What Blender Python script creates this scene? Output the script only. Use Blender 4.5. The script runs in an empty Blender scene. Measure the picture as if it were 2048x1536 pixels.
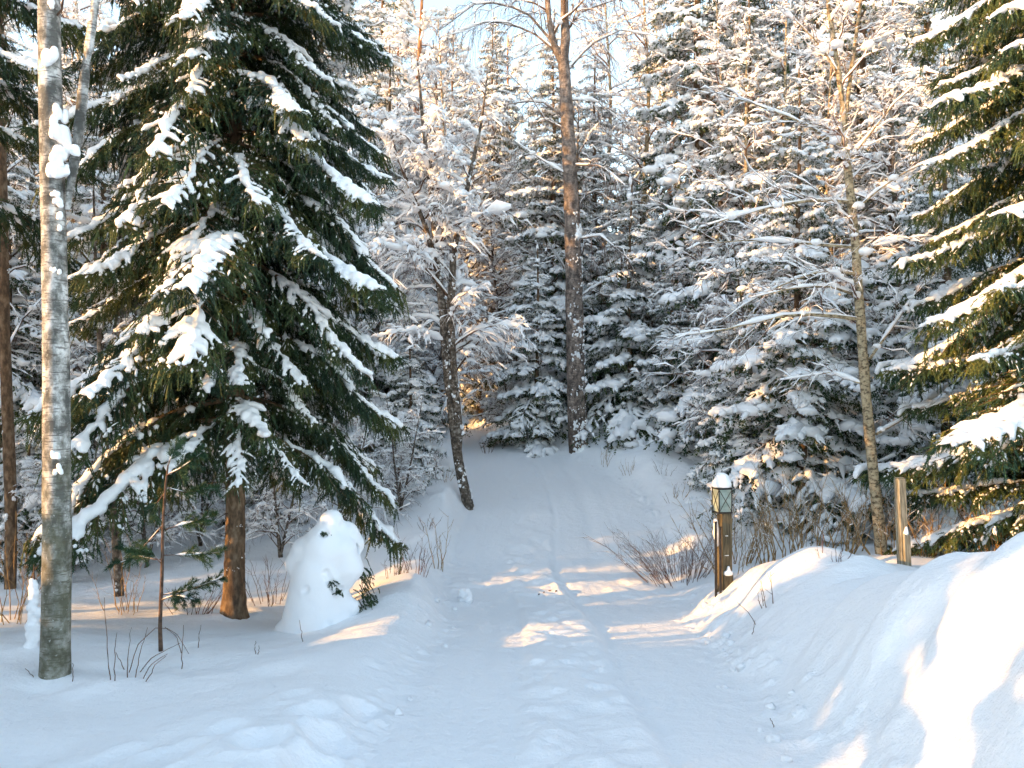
import bpy, math
import numpy as np
import openvdb
from mathutils import Vector, Matrix, Euler

scene = bpy.context.scene
C = scene.collection
R_ = math.radians

# ------------------------------------------------------------------ camera, sky, sun, exposure
FPX, W_, H_, VH = 1600.0, 2048.0, 1536.0, 800.0        # focal length and horizon row, in photograph pixels
PITCH = math.atan((VH - H_ / 2) / FPX)
CAMZ = 1.5
cd = bpy.data.cameras.new("camera")
cd.sensor_width = 36.0
cd.lens = 36.0 * FPX / W_
cd.clip_start = 0.05
cd.clip_end = 2000
cam = bpy.data.objects.new("camera", cd)
cam.location = (0, 0, CAMZ)
cam.rotation_euler = (math.pi / 2 + PITCH, 0, 0)
C.objects.link(cam)
scene.camera = cam

SUN_EL, SUN_AZ = R_(11.5), R_(20.0)                     # azimuth of travel, from +x towards +y
SUN_DIR = Vector((math.cos(SUN_EL) * math.cos(SUN_AZ), math.cos(SUN_EL) * math.sin(SUN_AZ), -math.sin(SUN_EL)))
world = bpy.data.worlds.new("World")
scene.world = world
world.use_nodes = True
wn, wl = world.node_tree.nodes, world.node_tree.links
sky = wn.new("ShaderNodeTexSky")
sky.sky_type = 'NISHITA'
sky.sun_disc = False
sky.sun_elevation = SUN_EL
sky.sun_rotation = math.atan2(-SUN_DIR.x, -SUN_DIR.y)
sky.air_density = 1.0
sky.dust_density = 0.5
sky.ozone_density = 1.0
hsv = wn.new("ShaderNodeHueSaturation")
hsv.inputs["Saturation"].default_value = 0.74
hsv.inputs["Hue"].default_value = 0.488
wl.new(sky.outputs[0], hsv.inputs["Color"])
wl.new(hsv.outputs[0], wn["Background"].inputs["Color"])
wn["Background"].inputs["Strength"].default_value = 0.15
sl = bpy.data.lights.new("sun", 'SUN')
sl.energy = 2.2
sl.angle = R_(0.5)
sl.color = (1.0, 0.52, 0.15)
sun = bpy.data.objects.new("sun", sl)
sun.rotation_euler = SUN_DIR.to_track_quat('-Z', 'Y').to_euler()
sun.location = (-30, -10, 20)
C.objects.link(sun)

vs = scene.view_settings
scene.display_settings.display_device = 'sRGB'
vs.view_transform = 'Standard'
vs.look = 'None'
vs.gamma = 1.0
vs.use_curve_mapping = False
vs.exposure = 2.22
cy = scene.cycles
cy.max_bounces = 6
cy.diffuse_bounces = 5
cy.glossy_bounces = 2
cy.transmission_bounces = 3
cy.sample_clamp_indirect = 6
cy.use_denoising = True
cy.use_adaptive_sampling = True
cy.adaptive_threshold = 0.025
cy.adaptive_min_samples = 24

# ------------------------------------------------------------------ materials
def mat(name):
    m = bpy.data.materials.new(name)
    m.use_nodes = True
    nt = m.node_tree
    return m, nt.nodes, nt.links, nt.nodes["Principled BSDF"]

def ramp(n, stops, squeeze=0.55):
    stops = [(0.5 + (p - 0.5) * squeeze, c) for p, c in stops]
    r = n.new("ShaderNodeValToRGB")
    e = r.color_ramp.elements
    while len(e) > 1:
        e.remove(e[-1])
    e[0].position, e[0].color = stops[0][0], (*stops[0][1], 1)
    for p, c in stops[1:]:
        k = e.new(p)
        k.color = (*c, 1)
    return r

def noise(n, l, scale, detail=3, rough=0.55, stretch=None, coord="Object"):
    t = n.new("ShaderNodeTexNoise")
    t.inputs["Scale"].default_value = scale
    t.inputs["Detail"].default_value = detail
    t.inputs["Roughness"].default_value = rough
    tc = n.new("ShaderNodeTexCoord")
    if stretch:
        mp = n.new("ShaderNodeMapping")
        mp.inputs["Scale"].default_value = stretch
        l.new(tc.outputs[coord], mp.inputs["Vector"])
        l.new(mp.outputs[0], t.inputs["Vector"])
    else:
        l.new(tc.outputs[coord], t.inputs["Vector"])
    return t

def bump(n, l, b, h, strength, dist):
    k = n.new("ShaderNodeBump")
    k.inputs["Strength"].default_value = strength
    k.inputs["Distance"].default_value = dist
    l.new(h, k.inputs["Height"])
    l.new(k.outputs[0], b.inputs["Normal"])

def snow_material(name, fine, dist, col=(0.88, 0.89, 0.91)):
    m, n, l, b = mat(name)
    b.inputs["Base Color"].default_value = (*col, 1)
    b.inputs["Roughness"].default_value = 0.75
    b.inputs["Specular IOR Level"].default_value = 0.25
    t = noise(n, l, fine, 5, 0.65)
    t2 = noise(n, l, fine * 0.22, 4, 0.6)
    ma = n.new("ShaderNodeMath"); ma.operation = 'MULTIPLY_ADD'
    l.new(t2.outputs["Fac"], ma.inputs[0]); ma.inputs[1].default_value = 2.2
    l.new(t.outputs["Fac"], ma.inputs[2])
    bump(n, l, b, ma.outputs[0], 0.6, dist)
    return m

def simple(name, stops, scale, detail=4, stretch=None, rough=0.85, bstr=0.6, bdist=0.01, rnd=0.0, spec=0.3):
    m, n, l, b = mat(name)
    t = noise(n, l, scale, detail, 0.6, stretch)
    r = ramp(n, stops)
    l.new(t.outputs["Fac"], r.inputs[0])
    src = r.outputs[0]
    if rnd:
        oi = n.new("ShaderNodeObjectInfo")
        mr = n.new("ShaderNodeMapRange")
        mr.inputs["To Min"].default_value = 1 - rnd
        mr.inputs["To Max"].default_value = 1 + rnd
        l.new(oi.outputs["Random"], mr.inputs["Value"])
        h = n.new("ShaderNodeHueSaturation")
        l.new(mr.outputs[0], h.inputs["Value"])
        l.new(src, h.inputs["Color"])
        src = h.outputs[0]
    l.new(src, b.inputs["Base Color"])
    b.inputs["Roughness"].default_value = rough
    b.inputs["Specular IOR Level"].default_value = spec
    if bstr:
        bump(n, l, b, t.outputs["Fac"], bstr, bdist)
    return m

M = {}
M["snow"] = snow_material("ground_snow", 38, 0.019)
M["smooth_snow"] = snow_material("smooth_snow", 30, 0.004, (0.9, 0.91, 0.93))
M["tree_snow"] = snow_material("tree_snow", 26, 0.016, (0.92, 0.925, 0.94))
def needle_material(name, a, bcol, c):
    m, n, l, b = mat(name)
    t = noise(n, l, 2.3, 3)
    r = ramp(n, [(0.3, a), (0.52, bcol), (0.75, c)])
    l.new(t.outputs["Fac"], r.inputs[0])
    l.new(r.outputs[0], b.inputs["Base Color"])
    b.inputs["Roughness"].default_value = 0.6
    b.inputs["Specular IOR Level"].default_value = 0.25
    return m
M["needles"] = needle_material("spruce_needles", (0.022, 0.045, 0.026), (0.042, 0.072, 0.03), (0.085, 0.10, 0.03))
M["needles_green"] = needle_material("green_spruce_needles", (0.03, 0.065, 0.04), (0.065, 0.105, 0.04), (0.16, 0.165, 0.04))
M["needles_pine"] = needle_material("pine_needles", (0.07, 0.08, 0.03), (0.11, 0.12, 0.035), (0.16, 0.15, 0.04))
M["needles_young"] = needle_material("young_pine_needles", (0.025, 0.055, 0.03), (0.035, 0.08, 0.038), (0.06, 0.10, 0.04))
M["spruce_bark"] = simple("spruce_bark", [(0.3, (0.07, 0.045, 0.028)), (0.55, (0.15, 0.095, 0.055)), (0.8, (0.24, 0.17, 0.11))], 16, 6, (1, 1, 0.45), bdist=0.02)
M["twig"] = simple("twig_bark", [(0.3, (0.06, 0.035, 0.024)), (0.7, (0.15, 0.09, 0.06))], 20, 3, None, bstr=0)
M["redtwig"] = simple("reddish_twig", [(0.3, (0.09, 0.045, 0.03)), (0.7, (0.20, 0.11, 0.07))], 20, 3, None, bstr=0)
M["drystem"] = simple("dry_stem", [(0.3, (0.20, 0.12, 0.05)), (0.7, (0.42, 0.28, 0.13))], 12, 3, None, bstr=0)
M["alder_bark"] = simple("alder_bark", [(0.3, (0.05, 0.04, 0.032)), (0.55, (0.13, 0.10, 0.075)), (0.72, (0.28, 0.25, 0.22))], 14, 5, None, bdist=0.015)
M["pine_bark"] = simple("pine_bark", [(0.3, (0.16, 0.07, 0.035)), (0.55, (0.42, 0.19, 0.08)), (0.8, (0.6, 0.32, 0.15))], 7, 5, (1, 1, 0.5), bdist=0.02)
M["aspen_bark"] = simple("yellow_bark", [(0.32, (0.10, 0.075, 0.045)), (0.5, (0.34, 0.27, 0.17)), (0.75, (0.46, 0.38, 0.25))], 16, 5, (1, 1, 1.6), bdist=0.01)

def birch_bark(name, base, dark, moss, mosstop):
    m, n, l, b = mat(name)
    t = noise(n, l, 9, 6, 0.65, (1, 1, 0.7))
    r = ramp(n, base)
    l.new(t.outputs["Fac"], r.inputs[0])
    # horizontal lenticels
    t2 = noise(n, l, 9, 3, 0.5, (1.2, 1.2, 7.0))
    r2 = ramp(n, [(0.54, (0, 0, 0)), (0.62, (1, 1, 1))], 1.0)
    l.new(t2.outputs["Fac"], r2.inputs[0])
    mx = n.new("ShaderNodeMixRGB")
    mx.inputs[2].default_value = (*dark, 1)
    mm = n.new("ShaderNodeMath"); mm.operation = 'MULTIPLY'; mm.inputs[1].default_value = 0.75
    l.new(r2.outputs[0], mm.inputs[0])
    l.new(mm.outputs[0], mx.inputs[0])
    l.new(r.outputs[0], mx.inputs[1])
    # algae growing on the foot of the stem
    tc = n.new("ShaderNodeTexCoord")
    sp = n.new("ShaderNodeSeparateXYZ")
    l.new(tc.outputs["Object"], sp.inputs[0])
    t3 = noise(n, l, 5, 5, 0.65)
    ad = n.new("ShaderNodeMath"); ad.operation = 'MULTIPLY_ADD'
    l.new(t3.outputs["Fac"], ad.inputs[0]); ad.inputs[1].default_value = -3.2
    l.new(sp.outputs["Z"], ad.inputs[2])
    mr = n.new("ShaderNodeMapRange")
    mr.inputs["From Min"].default_value = mosstop - 1.9
    mr.inputs["From Max"].default_value = mosstop - 0.9
    mr.inputs["To Min"].default_value = 0.6
    mr.inputs["To Max"].default_value = 0.0
    l.new(ad.outputs[0], mr.inputs["Value"])
    mx2 = n.new("ShaderNodeMixRGB")
    mx2.inputs[2].default_value = (*moss, 1)
    l.new(mr.outputs[0], mx2.inputs[0])
    l.new(mx.outputs[0], mx2.inputs[1])
    # large weathered patches and pale lichen
    t4 = noise(n, l, 2.6, 4, 0.6, (1, 1, 0.6))
    r4 = ramp(n, [(0.2, (0.55, 0.55, 0.55)), (0.8, (1.15, 1.15, 1.15))])
    l.new(t4.outputs["Fac"], r4.inputs[0])
    t5 = noise(n, l, 34, 3, 0.5)
    r5 = ramp(n, [(0.66, (0, 0, 0)), (0.74, (0.5, 0.5, 0.5))], 1.0)
    l.new(t5.outputs["Fac"], r5.inputs[0])
    mu = n.new("ShaderNodeMixRGB"); mu.blend_type = 'MULTIPLY'; mu.inputs[0].default_value = 1.0
    l.new(mx2.outputs[0], mu.inputs[1]); l.new(r4.outputs[0], mu.inputs[2])
    mx3 = n.new("ShaderNodeMixRGB"); mx3.inputs[2].default_value = (0.62, 0.62, 0.58, 1)
    l.new(r5.outputs[0], mx3.inputs[0]); l.new(mu.outputs[0], mx3.inputs[1])
    l.new(mx3.outputs[0], b.inputs["Base Color"])
    b.inputs["Roughness"].default_value = 0.8
    bump(n, l, b, t.outputs["Fac"], 0.9, 0.03)
    return m
M["grey_birch"] = birch_bark("grey_birch_bark", [(0.34, (0.11, 0.11, 0.10)), (0.47, (0.27, 0.265, 0.245)), (0.58, (0.42, 0.41, 0.39)), (0.70, (0.66, 0.65, 0.63))], (0.08, 0.07, 0.065), (0.13, 0.12, 0.055), 1.3)
M["dark_birch"] = birch_bark("dark_birch_bark", [(0.3, (0.08, 0.06, 0.052)), (0.5, (0.20, 0.155, 0.13)), (0.75, (0.38, 0.30, 0.25))], (0.05, 0.04, 0.035), (0.12, 0.08, 0.05), 0.5)
M["post_wood"] = simple("post_wood", [(0.3, (0.06, 0.048, 0.03)), (0.55, (0.105, 0.085, 0.05)), (0.8, (0.17, 0.14, 0.09))], 14, 6, (4, 4, 0.35), bdist=0.006)
M["grey_wood"] = simple("weathered_wood", [(0.3, (0.16, 0.14, 0.10)), (0.55, (0.27, 0.24, 0.17)), (0.8, (0.4, 0.36, 0.28))], 14, 6, (4, 4, 0.35), bdist=0.006)
M["black_metal"] = simple("black_metal", [(0.3, (0.012, 0.012, 0.013)), (0.7, (0.03, 0.028, 0.027))], 30, 3, None, rough=0.5, bstr=0.2, bdist=0.002)
M["white_paint"] = simple("white_tag", [(0.3, (0.6, 0.6, 0.58)), (0.7, (0.8, 0.8, 0.78))], 20, 2, None, bstr=0)
def glass_material():
    m, n, l, b = mat("frosted_glass")
    t = noise(n, l, 12, 3)
    r = ramp(n, [(0.3, (0.34, 0.42, 0.38)), (0.7, (0.50, 0.58, 0.53))])
    l.new(t.outputs["Fac"], r.inputs[0])
    l.new(r.outputs[0], b.inputs["Base Color"])
    b.inputs["Roughness"].default_value = 0.35
    b.inputs["Transmission Weight"].default_value = 0.35
    b.inputs["IOR"].default_value = 1.2
    return m
M["glass"] = glass_material()

# ------------------------------------------------------------------ mesh helpers
def mesh(name, chunks, m, smooth=True):
    """chunks: list of (V (n,3), F (m,k)); one mesh datablock."""
    vs_, ls, tot, off = [], [], [], 0
    for V, F in chunks:
        if len(V) == 0:
            continue
        vs_.append(np.asarray(V, np.float32).reshape(-1, 3))
        F = np.asarray(F, np.int64)
        ls.append((F + off).reshape(-1))
        tot.append(np.full(len(F), F.shape[1], np.int32))
        off += len(vs_[-1])
    me = bpy.data.meshes.new(name)
    if vs_:
        V = np.concatenate(vs_); L = np.concatenate(ls).astype(np.int32); T = np.concatenate(tot)
        me.vertices.add(len(V)); me.vertices.foreach_set("co", V.reshape(-1))
        me.loops.add(len(L)); me.loops.foreach_set("vertex_index", L)
        me.polygons.add(len(T))
        st = np.zeros(len(T), np.int32); st[1:] = np.cumsum(T)[:-1]
        me.polygons.foreach_set("loop_start", st)
        me.polygons.foreach_set("loop_total", T)
        me.polygons.foreach_set("use_smooth", np.full(len(T), smooth, bool))
        me.update(calc_edges=True)
    me.materials.append(m)
    return me

def tag(o, label=None, cat=None, group=None, kind=None):
    if label: o["label"] = label
    if cat: o["category"] = cat
    if group: o["group"] = group
    if kind: o["kind"] = kind
    return o

def obj(name, me, parent=None, loc=None, mtx=None):
    o = bpy.data.objects.new(name, me)
    C.objects.link(o)
    if parent is not None:
        o.parent = parent
        if name in ("branches", "needles", "stems", "snow", "trunk_snow", "dead_twigs"):
            o["kind"] = "stuff"
    if mtx is not None:
        o.matrix_local = mtx
    elif loc is not None:
        o.location = loc
    return o

def empty(name, loc, label, cat, group=None, rz=0.0, s=1.0):
    o = bpy.data.objects.new(name, None)
    o.empty_display_size = 0.2
    o.location = loc
    o.rotation_euler = (0, 0, rz)
    o.scale = (s, s, s)
    C.objects.link(o)
    return tag(o, label, cat, group)

def copy_tree(root, loc, rz, s, label, group, tilt=(0, 0)):
    r = root.copy(); C.objects.link(r)
    r.location = loc; r.rotation_euler = (tilt[0], tilt[1], rz)
    r.scale = (s, s, s) if not isinstance(s, tuple) else s
    r["label"] = label
    if group: r["group"] = group
    for ch in root.children:
        c = ch.copy(); C.objects.link(c); c.parent = r
        for g in ch.children:
            d = g.copy(); C.objects.link(d); d.parent = c
    return r

def unit(v):
    return v / np.maximum(np.linalg.norm(v, axis=-1, keepdims=True), 1e-9)

def frames(P):
    T = np.gradient(P, axis=1)
    T = unit(T)
    z = np.zeros_like(T); z[..., 2] = 1
    S = np.cross(T, z)
    bad = np.linalg.norm(S, axis=-1) < 0.12
    S[bad] = np.cross(T[bad], np.array([0.0, 1.0, 0.0]))
    S = unit(S)
    U = np.cross(S, T)
    return T, S, U

def grid_faces(N, K, S):
    n = np.arange(N)[:, None, None] * (K * S)
    k = np.arange(K - 1)[None, :, None] * S
    j = np.arange(S)[None, None, :]
    j2 = (j + 1) % S
    a = n + k + j; b = n + k + j2; c = n + k + S + j2; d = n + k + S + j
    return np.stack([a, b, c, d], -1).reshape(-1, 4)

def tubes(P, R, S=5, rough=0.0, rng=None):
    """P (N,K,3) polylines, R (N,K) radii -> one chunk of tubes"""
    P = np.asarray(P, float); R = np.asarray(R, float)
    N, K = R.shape
    if N == 0:
        return np.zeros((0, 3)), np.zeros((0, 4), int)
    T, A, B = frames(P)
    ang = np.arange(S) * 2 * np.pi / S
    rr = R[:, :, None]
    if rough:
        rr = rr * (1 + rough * rng.standard_normal((N, K, S)))
    V = P[:, :, None, :] + rr[..., None] * (np.cos(ang)[None, None, :, None] * A[:, :, None, :] + np.sin(ang)[None, None, :, None] * B[:, :, None, :])
    return V.reshape(-1, 3), grid_faces(N, K, S)

def snow_over(P, R, load, rng, S=6, gap=0.2, flat=0.75, lump=0.6, lift=0.35):
    """ridges of snow lying along the top of branches; load = half width in metres (scalar or (N,1))"""
    P = np.asarray(P, float)
    N, K, _ = P.shape
    if N == 0:
        return np.zeros((0, 3)), np.zeros((0, 4), int)
    T, A, B = frames(P)
    horiz = np.clip(1.15 - np.abs(T[..., 2]) ** 1.6 * 1.1, 0.0, 1)
    w = np.broadcast_to(load, (N, K)) * horiz * (1 + lump * rng.standard_normal((N, K)))
    w = np.where(rng.random((N, K)) < gap, 0.0, np.maximum(w, 0))
    w[:, 0] *= 0.2; w[:, -1] *= 0.35
    w = np.maximum(w, 0.0004)
    up = np.zeros_like(T); up[..., 2] = 1
    upv = unit(0.5 * B * np.sign(B[..., 2:3] + 1e-6) + 0.5 * up)
    h = w * flat
    cen = P + upv * (R + h * lift)[..., None]
    ang = np.arange(S) * 2 * np.pi / S + 0.3
    V = cen[:, :, None, :] + (w[:, :, None] * np.cos(ang))[..., None] * A[:, :, None, :] + (h[:, :, None] * np.sin(ang))[..., None] * upv[:, :, None, :]
    return V.reshape(-1, 3), grid_faces(N, K, S)

_t = (1 + 5 ** 0.5) / 2
ICO_V = unit(np.array([(-1, _t, 0), (1, _t, 0), (-1, -_t, 0), (1, -_t, 0), (0, -1, _t), (0, 1, _t), (0, -1, -_t), (0, 1, -_t), (_t, 0, -1), (_t, 0, 1), (-_t, 0, -1), (-_t, 0, 1)], float))
ICO_F = np.array([(0, 11, 5), (0, 5, 1), (0, 1, 7), (0, 7, 10), (0, 10, 11), (1, 5, 9), (5, 11, 4), (11, 10, 2), (10, 7, 6), (7, 1, 8), (3, 9, 4), (3, 4, 2), (3, 2, 6), (3, 6, 8), (3, 8, 9), (4, 9, 5), (2, 4, 11), (6, 2, 10), (8, 6, 7), (9, 8, 1)])
def ico_sub(V, F):
    V = list(map(tuple, V)); cache = {}; out = []
    def mid(a, b):
        k = (min(a, b), max(a, b))
        if k not in cache:
            v = unit((np.array(V[a]) + np.array(V[b])) / 2); cache[k] = len(V); V.append(tuple(v))
        return cache[k]
    for a, b, c in F:
        ab, bc, ca = mid(a, b), mid(b, c), mid(c, a)
        out += [(a, ab, ca), (b, bc, ab), (c, ca, bc), (ab, bc, ca)]
    return np.array(V), np.array(out)
ICO2_V, ICO2_F = ico_sub(ICO_V, ICO_F)
OCT_V = np.array([(1, 0, 0), (-1, 0, 0), (0, 1, 0), (0, -1, 0), (0, 0, 1), (0, 0, -1)], float)
OCT_F = np.array([(0, 2, 4), (2, 1, 4), (1, 3, 4), (3, 0, 4), (2, 0, 5), (1, 2, 5), (3, 1, 5), (0, 3, 5)])

def blobs(Cn, Sz, rng, fine=False, rough=0.18):
    """lumpy ellipsoids at Cn (N,3) with half sizes Sz (N,3)"""
    BV, BF = (ICO2_V, ICO2_F) if fine else (OCT_V, OCT_F) if fine is None else (ICO_V, ICO_F)
    N = len(Cn)
    if N == 0:
        return np.zeros((0, 3)), np.zeros((0, 3), int)
    k = 1 + rough * rng.standard_normal((N, len(BV), 1))
    a = rng.random(N) * 6.283
    ca, sa = np.cos(a)[:, None], np.sin(a)[:, None]
    b = BV[None] * k * np.asarray(Sz)[:, None, :]
    x = b[..., 0] * ca - b[..., 1] * sa; y = b[..., 0] * sa + b[..., 1] * ca
    V = np.stack([x, y, b[..., 2]], -1) + np.asarray(Cn)[:, None, :]
    F = BF[None] + (np.arange(N) * len(BV))[:, None, None]
    return V.reshape(-1, 3), F.reshape(-1, 3)

_lat = np.random.default_rng(5).random((32, 32, 32)).astype(np.float32)
def noise3(p, scale):
    q = np.asarray(p) * scale + 100.0
    i = np.floor(q).astype(int); f = q - i; f = f * f * (3 - 2 * f)
    r = 0
    for dx in (0, 1):
        for dy in (0, 1):
            for dz in (0, 1):
                w = (f[..., 0] if dx else 1 - f[..., 0]) * (f[..., 1] if dy else 1 - f[..., 1]) * (f[..., 2] if dz else 1 - f[..., 2])
                r = r + w * _lat[(i[..., 0] + dx) % 32, (i[..., 1] + dy) % 32, (i[..., 2] + dz) % 32]
    return r - 0.5

_lat2 = np.random.default_rng(9).random((64, 64)).astype(np.float64)
def noise2(x, y, scale, off=0.0):
    qx, qy = x * scale + 50.3 + off, y * scale + 71.7 + off * 1.7
    ix, iy = np.floor(qx).astype(int), np.floor(qy).astype(int)
    fx, fy = qx - ix, qy - iy
    fx = fx ** 3 * (fx * (fx * 6 - 15) + 10); fy = fy ** 3 * (fy * (fy * 6 - 15) + 10)
    g = lambda a, b: _lat2[(ix + a) % 64, (iy + b) % 64]
    return (g(0, 0) * (1 - fx) + g(1, 0) * fx) * (1 - fy) + (g(0, 1) * (1 - fx) + g(1, 1) * fx) * fy - 0.5

def sdf_mesh(caps, vox, k=0.02, cut=(), nz=(0.0, 1.0), zflat=1.0):
    """smooth union of round capsules (ax,ay,az,bx,by,bz,ra,rb) minus spheres -> quads"""
    caps = np.asarray(caps, float)
    A, B, ra, rb = caps[:, 0:3], caps[:, 3:6], caps[:, 6], caps[:, 7]
    pad = (np.maximum(ra, rb) + 4 * vox)[:, None]
    lo = np.min(np.minimum(A, B) - pad, 0); hi = np.max(np.maximum(A, B) + pad, 0)
    n = np.ceil((hi - lo) / vox).astype(int) + 1
    D = np.full(n, 1.0, np.float32)
    for i in range(len(caps)):
        r = max(ra[i], rb[i]) + 3.0 * vox + k
        a0 = np.maximum(np.floor((np.minimum(A[i], B[i]) - r - lo) / vox).astype(int), 0)
        a1 = np.minimum(np.ceil((np.maximum(A[i], B[i]) + r - lo) / vox).astype(int) + 1, n)
        ax = [lo[d] + np.arange(a0[d], a1[d]) * vox for d in range(3)]
        X, Y, Z = np.meshgrid(*ax, indexing='ij')
        d = B[i] - A[i]; dd = max(float(d @ d), 1e-9)
        t = np.clip(((X - A[i, 0]) * d[0] + (Y - A[i, 1]) * d[1] + (Z - A[i, 2]) * d[2]) / dd, 0, 1)
        q = np.sqrt((X - A[i, 0] - t * d[0]) ** 2 + (Y - A[i, 1] - t * d[1]) ** 2 + ((Z - A[i, 2] - t * d[2]) / zflat) ** 2) - (ra[i] + t * (rb[i] - ra[i]))
        s = (slice(a0[0], a1[0]), slice(a0[1], a1[1]), slice(a0[2], a1[2]))
        o = D[s]
        h = np.clip(0.5 + 0.5 * (o - q) / k, 0, 1)
        D[s] = np.minimum(o * (1 - h) + q * h - k * h * (1 - h), np.minimum(o, q) + 0)
    if nz[0]:
        I = np.stack(np.meshgrid(*[lo[d] + np.arange(n[d]) * vox for d in range(3)], indexing='ij'), -1)
        m = D < 4 * vox
        D[m] += (nz[0] * 2 * (noise3(I[m], nz[1]) + 0.5 * noise3(I[m], nz[1] * 2.1))).astype(np.float32)
    for (x, y, z, r) in cut:
        X, Y, Z = np.meshgrid(*[lo[d] + np.arange(n[d]) * vox for d in range(3)], indexing='ij')
        q = np.sqrt((X - x) ** 2 + (Y - y) ** 2 + (Z - z) ** 2) - r
        kk = 0.02
        h = np.clip(0.5 - 0.5 * (D + q) / kk, 0, 1)
        D = (D * (1 - h) - q * h + kk * h * (1 - h)).astype(np.float32)
    D = np.clip(D, -4 * vox, 4 * vox) / vox
    g = openvdb.FloatGrid(4.0)
    g.copyFromArray(D.astype(np.float32))
    p, q = g.convertToQuads(0.0)
    V = np.asarray(p, float) * vox + lo
    return V, np.asarray(q)[:, ::-1].astype(int)

def pt(u, v, Y):
    """the point at depth Y that the photograph shows at pixel (u, v)"""
    x, yc = (u - W_ / 2) / FPX, (H_ / 2 - v) / FPX
    dx, dy, dz = x, math.cos(PITCH) - yc * math.sin(PITCH), math.sin(PITCH) + yc * math.cos(PITCH)
    t = Y / dy
    return np.array([dx * t, Y, CAMZ + dz * t])

# ------------------------------------------------------------------ ground: snow sheet, road, ploughed bank
def table(xs, ys, width=0.9):
    g = np.arange(-60, 420, 0.1)
    v = np.interp(g, xs, ys)
    k = int(width / 0.1)
    ker = np.hanning(2 * k + 1); ker /= ker.sum()
    vp = np.pad(v, k, mode='edge')
    s = np.convolve(vp, ker, mode='valid')
    return lambda y: np.interp(y, g, s)
ZR = table([-60, 0, 4.3, 5.9, 8.6, 11, 13.3, 15.5, 17.5, 19.5, 21.5, 24, 28, 36, 48, 80, 300], [0.4, -0.08, -0.48, -0.71, -1.03, -1.24, -1.25, -0.92, -0.50, -0.16, 0.06, 0.26, 0.45, 0.8, 1.5, 3, 8])
XL = table([-60, 4, 9, 13, 16, 18, 21, 24, 27, 32, 45], [-0.8, -0.8, -0.7, -1.0, -0.85, -0.9, -1.2, -1.5, -2.0, -6, -24])
XR = table([-60, 4.3, 5.9, 8.6, 11, 13.5, 15.5, 17, 19, 21, 24, 27, 32, 45], [1.6, 1.66, 1.75, 1.97, 2.2, 2.6, 2.7, 2.7, 2.2, 1.3, 0.1, -0.5, -3, -20])
LRIDGE = table([-60, 3, 6, 7.5, 8.6, 9.6, 10.6, 11.6, 13, 16, 20, 26, 40], [0.22, 0.22, 0.2, 0.15, 0.17, 0.40, 0.38, 0.18, 0.28, 0.5, 0.55, 0.4, 0.2], 0.5)
LPLAT = table([-60, 3, 5, 6.5, 7.6, 8.8, 10, 12, 16, 22, 40], [0.1, 0.0, 0.05, 0.11, 0.14, 0.02, 0.0, -0.05, 0.1, 0.35, 0.4], 0.6)
RRIDGE = table([-60, 0, 3.6, 4.4, 5.15, 6.5, 7.6, 8.6, 9.4, 10.2, 11.2, 13, 18, 24, 40], [1.4, 1.4, 1.32, 1.26, 1.13, 0.86, 0.80, 0.90, 0.8, 0.42, 0.18, 0.16, 0.42, 0.5, 0.4], 0.4)
RPLAT = table([-60, 0, 4, 6, 8, 9.5, 11, 13, 16, 20, 30], [0.9, 0.9, 0.9, 0.75, 0.55, 0.55, 0.6, 0.35, 0.05, 0.1, 0.3])
def sstep(a, b, x):
    t = np.clip((x - a) / (b - a), 0, 1)
    return t * t * (3 - 2 * t)

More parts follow.
